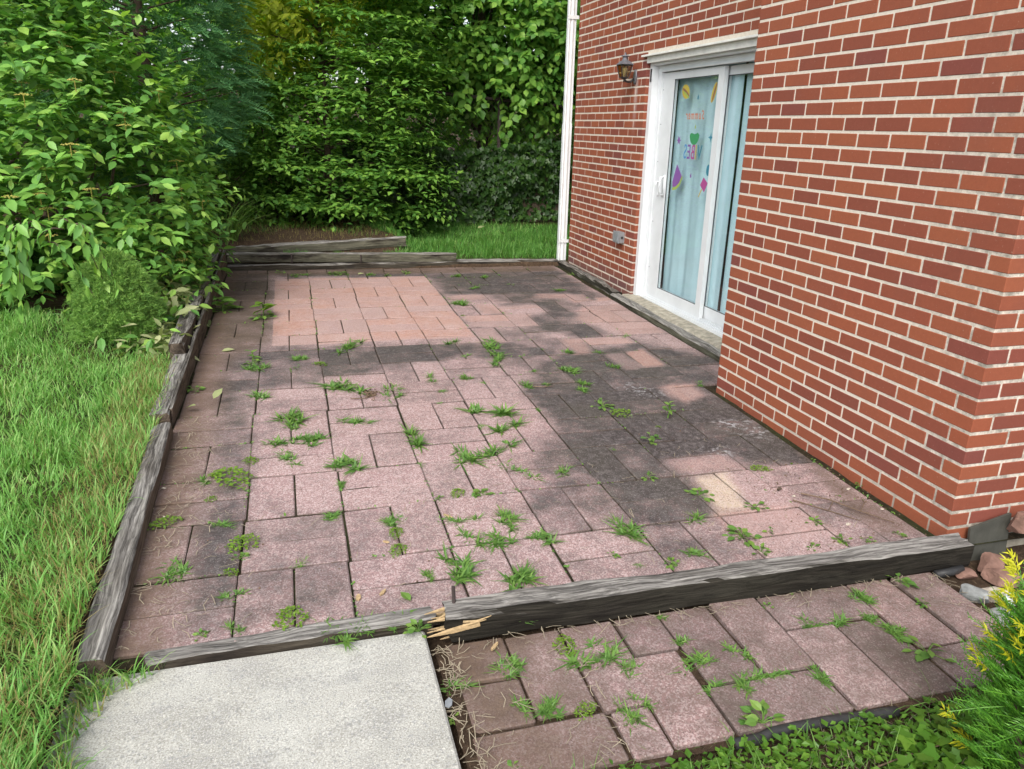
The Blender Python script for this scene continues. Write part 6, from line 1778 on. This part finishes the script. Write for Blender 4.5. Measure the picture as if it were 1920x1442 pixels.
tag(build('slate_sheet', V, F, M['slate'], loc=(2.6, 2.06, -.1)), 'dark slate sheet leaning on the brick corner foundation', 'slate')
# bleached shell
m_ = MB(); m_.lathe([(0, .012), (.012, .013), (.026, .008), (.036, 0), (.03, -.004), (0, -.006)], (0, 0, 0), 12)
V, F = m_.get(); V[:, 0] *= 1.15; V[:, 2] += .004 * np.sin(V[:, 0] * 140); V = V + [2.405, 1.745, zb(2.4, 1.75) + .055]
tag(build('shell', V, F, M['shell'], smooth=True, loc=(2.405, 1.745, -.03)), 'round bleached shell lying on the grey stones', 'shell')

# little things lying on the patio
def chip(x, y, l, w, ang, label, mat='rawwood', h=.006, z=None):
    m_ = MB(); ca, sa = math.cos(ang), math.sin(ang); z = float(gp(x, y)) + .002 if z is None else z
    pl = [(-l / 2, -w * .2), (-l * .2, -w / 2), (l * .3, -w * .4), (l / 2, .1 * w), (l * .1, w / 2), (-l * .4, w * .35)]
    V = [(x + a * ca - b * sa, y + a * sa + b * ca, z + (h if t else 0)) for t in (0, 1) for a, b in pl]
    k = np.arange(6); k2 = (k + 1) % 6
    m_.add(V, [k[::-1][None], (k + 6)[None], np.stack([k, k2, k2 + 6, k + 6], -1)])
    tag(m_.build('wood_chip' if mat == 'rawwood' else 'litter_scrap', M[mat], loc=(x, y, z)), label, 'wood chip' if mat == 'rawwood' else 'scrap')
chip(.134, 2.23, .032, .018, 1.4, 'ragged orange wood chip lying near the pale timber strip')
chip(.217, 2.239, .038, .012, .9, 'slim yellow wood chip between the ragged chip and the steel stake')
chip(.535, 2.70, .05, .010, -.9, 'wood splinter lying among the crabgrass on pink pavers')
chip(.267, 2.559, .026, .008, -.6, 'tiny wood sliver beside a joint of the pink pavers')
chip(.53, 1.93, .045, .012, .8, 'pale wood chip lying on the lower path below the broken timber', z=float(gp(.53, 1.93)) - .036)
chip(.34, 1.72, .04, .022, 1.2, 'grey blue torn wrapper at the walk edge', 'greymetal', .003, float(gp(.36, 1.7)) - .03)
for x, y, s_, lab in [(-.595, 3.19, .012, 'white pebble close to the left timber'), (2.058, 2.553, .011, 'tan pebble beside the snail shell near the brick wall'), (2.348, 2.559, .012, 'white flake at the foot of the brick wall'), (2.131, 2.286, .014, 'white flake on the pavers right of the clean pink area'), (2.37, 2.368, .009, 'small white flake closest to the brick corner'), (-.56, 2.93, .009, 'small pale pebble on the brown dirt by the left timber')]:
    stone((x, y, float(gp(x, y)) + s_ * .4), (s_, s_ * .7, s_ * .5), M['rock_w'], lab, int(abs(x) * 1000) % 97, group='small pebbles and flakes on the patio')
m_ = MB(); t = np.linspace(0, 9.5, 30); rr = .009 * np.exp(-.16 * t)
m_.tube(np.c_[2.022 + rr * np.cos(t), 2.612 + .004 * t / 9.5, float(gp(2.02, 2.6)) + .011 + rr * np.sin(t)], .006 * np.exp(-.14 * t), 6)
tag(m_.build('snail_shell', M['bark'], smooth=True, loc=(2.022, 2.612, float(gp(2.02, 2.6)))), 'small dark snail shell on the grey pavers near the brick wall', 'shell')
def fallen(x, y, sz, ang, label, mat, z=.006, tilt=.15):
    root = None
    V, F = leaf_mesh(np.array([[x, y, float(gp(x, y)) + z]]), norm(np.array([[math.cos(ang), math.sin(ang), tilt]])), np.array([[.1, -.2, 1.0]]), np.array([sz]), .62, LEAF8_V, LEAF8_F)
    tag(build('fallen_leaf', V, [F], M[mat], loc=(x, y, float(gp(x, y)))), label, 'leaf')
fallen(-.50, 5.16, .085, .2, 'pale fallen leaf on the dark pavers near the standing plank', 'wilt')
fallen(-.60, 4.10, .075, -.7, 'pale curled leaf beside the short split timber', 'wilt', .02, .5)
fallen(-.47, 4.16, .085, .9, 'pale leaf caught in a grass tuft left of centre', 'wilt', .04, .6)
fallen(.60, 7.6, .07, .4, 'white withered leaf at the foot of the far timbers', 'wilt')
fallen(.30, 2.17, .06, 2.0, 'small green fallen leaf by the pale timber strip', 'weed')
fallen(-.62, 1.45, .05, 1.4, 'small green leaf lying on the concrete walk', 'weed', .0)
fallen(2.2, 9.2, .11, .4, 'pale leaf lying on the back lawn', 'wilt', .22, .3)
def twig(P, rad, label):
    P = [(x, y, float(gp(x, y)) + z) for x, y, z in P]
    m_ = MB(); m_.tube(P, np.linspace(rad, rad * .5, len(P)), 5)
    a = np.array(P[len(P) // 2]); m_.tube([a, a + [.05, .04, .012], a + [.08, .09, .004]], rad * .6, 4)
    tag(m_.build('twig', M['twig'], loc=P[0]), label, 'twig')
twig([(2.10, 2.56, .01), (2.17, 2.47, .02), (2.25, 2.36, .012), (2.33, 2.25, .008)], .0035, 'long thin twig lying by the brick corner')
twig([(2.03, 2.52, .006), (2.12, 2.40, .008), (2.2, 2.30, .006)], .003, 'shorter dark twig lying in the joint beside the long twig')
twig([(1.34, 4.13, .006), (1.40, 4.10, .01), (1.47, 4.12, .006)], .003, 'short twig lying on the dark middle pavers')
twig([(.26, 4.12, .005), (.33, 4.10, .01), (.40, 4.14, .006)], .003, 'twig lying beside the dark moss clump')
fallm = empty('moss_clump', (.37, 4.16, float(gp(.37, 4.16))), 'dark dried moss clump on the pink pavers', 'moss')
n = 160; X = .37 + r.normal(0, .022, n); Y = 4.16 + r.normal(0, .035, n)
d = norm(r.normal(size=(n, 3))); up = norm(r.normal(size=(n, 3)) + [0, 0, 1])
V, F = leaf_mesh(np.c_[X, Y, gp(X, Y) + r.uniform(0, .02, n)], d, up, r.uniform(.01, .02, n), .8, LEAF4_V, LEAF4_F); build('moss', V, [F], M['twig'], fallm)['kind'] = 'stuff'

# ---------- yew in the right foreground
r = np.random.default_rng(111)
yew = empty('yew_shrub', (1.75, 1.05, -.15), 'bright green yew with yellow new tips at the right foreground edge', 'shrub')
def shoot(a, dv, L_, tip):
    dv = norm(np.array(dv, float)); n = max(10, int(L_ / .0048))
    t = np.linspace(0, 1, n); c = a + dv * (t * L_)[:, None]; c[:, 2] += .06 * L_ * np.sin(t * 2)
    sd_ = norm(np.cross(dv, [0, 0, 1.0])); upv = np.cross(sd_, dv)
    sg = np.where(np.arange(n) % 2, 1, -1)
    d = dv * .5 + sd_ * sg[:, None] * .9 + upv * .15 + r.normal(0, .14, (n, 3))
    V, F = leaf_mesh(c, norm(d), np.tile(upv, (n, 1)) + r.normal(0, .25, (n, 3)), .030 * (1 - .4 * t) * r.uniform(.8, 1.1, n), .22, LEAF4_V, LEAF4_F)
    m_ = MB(); m_.add(V, [F]); m_.tube([c[0], c[n // 2], c[-1]], [.0022, .0018, .001], 4)
    tp = None
    if tip:
        n = 15; t = np.linspace(0, 1, n); c2 = c[-1] + dv * (t * .045)[:, None]
        d = dv * .8 + sd_ * np.where(np.arange(n) % 2, 1, -1)[:, None] * .6 + r.normal(0, .3, (n, 3))
        tp = leaf_mesh(c2, norm(d), np.tile(upv, (n, 1)) + r.normal(0, .3, (n, 3)), np.full(n, .028), .28, LEAF4_V, LEAF4_F)
    return m_.get(), tp, c[n // 2 if n // 2 < len(c) else -1]
SH = []
for q in range(900):
    h = r.uniform(0, 1) ** .9; th = r.uniform(0, 6.283)
    R = (.17 - .07 * h) * math.sqrt(r.uniform(0, 1))
    a = np.array([1.805 - .05 * h + R * math.cos(th), 1.06 + .05 * h + R * math.sin(th), -.12 + .50 * h])
    dv = np.array([math.cos(th) * (1 - .3 * h), math.sin(th) * (1 - .3 * h), .15 + .55 * h + r.normal(0, .25)])
    SH.append(shoot(a, dv, r.uniform(.07, .17) * (1.1 - .35 * h), r.uniform() < .02 + .14 * (h > .72)))
dist = np.argsort([np.linalg.norm(s_[2] - CAMP) + (5 if proj(s_[2][None])[0][0] > 1010 else 0) for s_ in SH])
rest = MB()
for n_, q in enumerate(dist):
    (V, F), tp, c = SH[q]
    if n_ < 240: build('shoot', V, F, M['yew'], yew)
    else: rest.add(V, F)
    if tp: build('new_tip', tp[0], [tp[1]], M['yewtip'], yew)
o = rest.build('inner_shoots', M['yew'], yew); o['kind'] = 'stuff'
m_ = MB()
for q in range(7): m_.tube(curve((1.76 + r.normal(0, .03), 1.05 + r.normal(0, .03), -.15), (1.72 + r.normal(0, .05), 1.1 + r.normal(0, .05), .2), (r.normal(0, .03), 0, 0)), [.010] * 4 + [.006] * 3, 6)
m_.build('stem', M['bark'], yew, smooth=True)
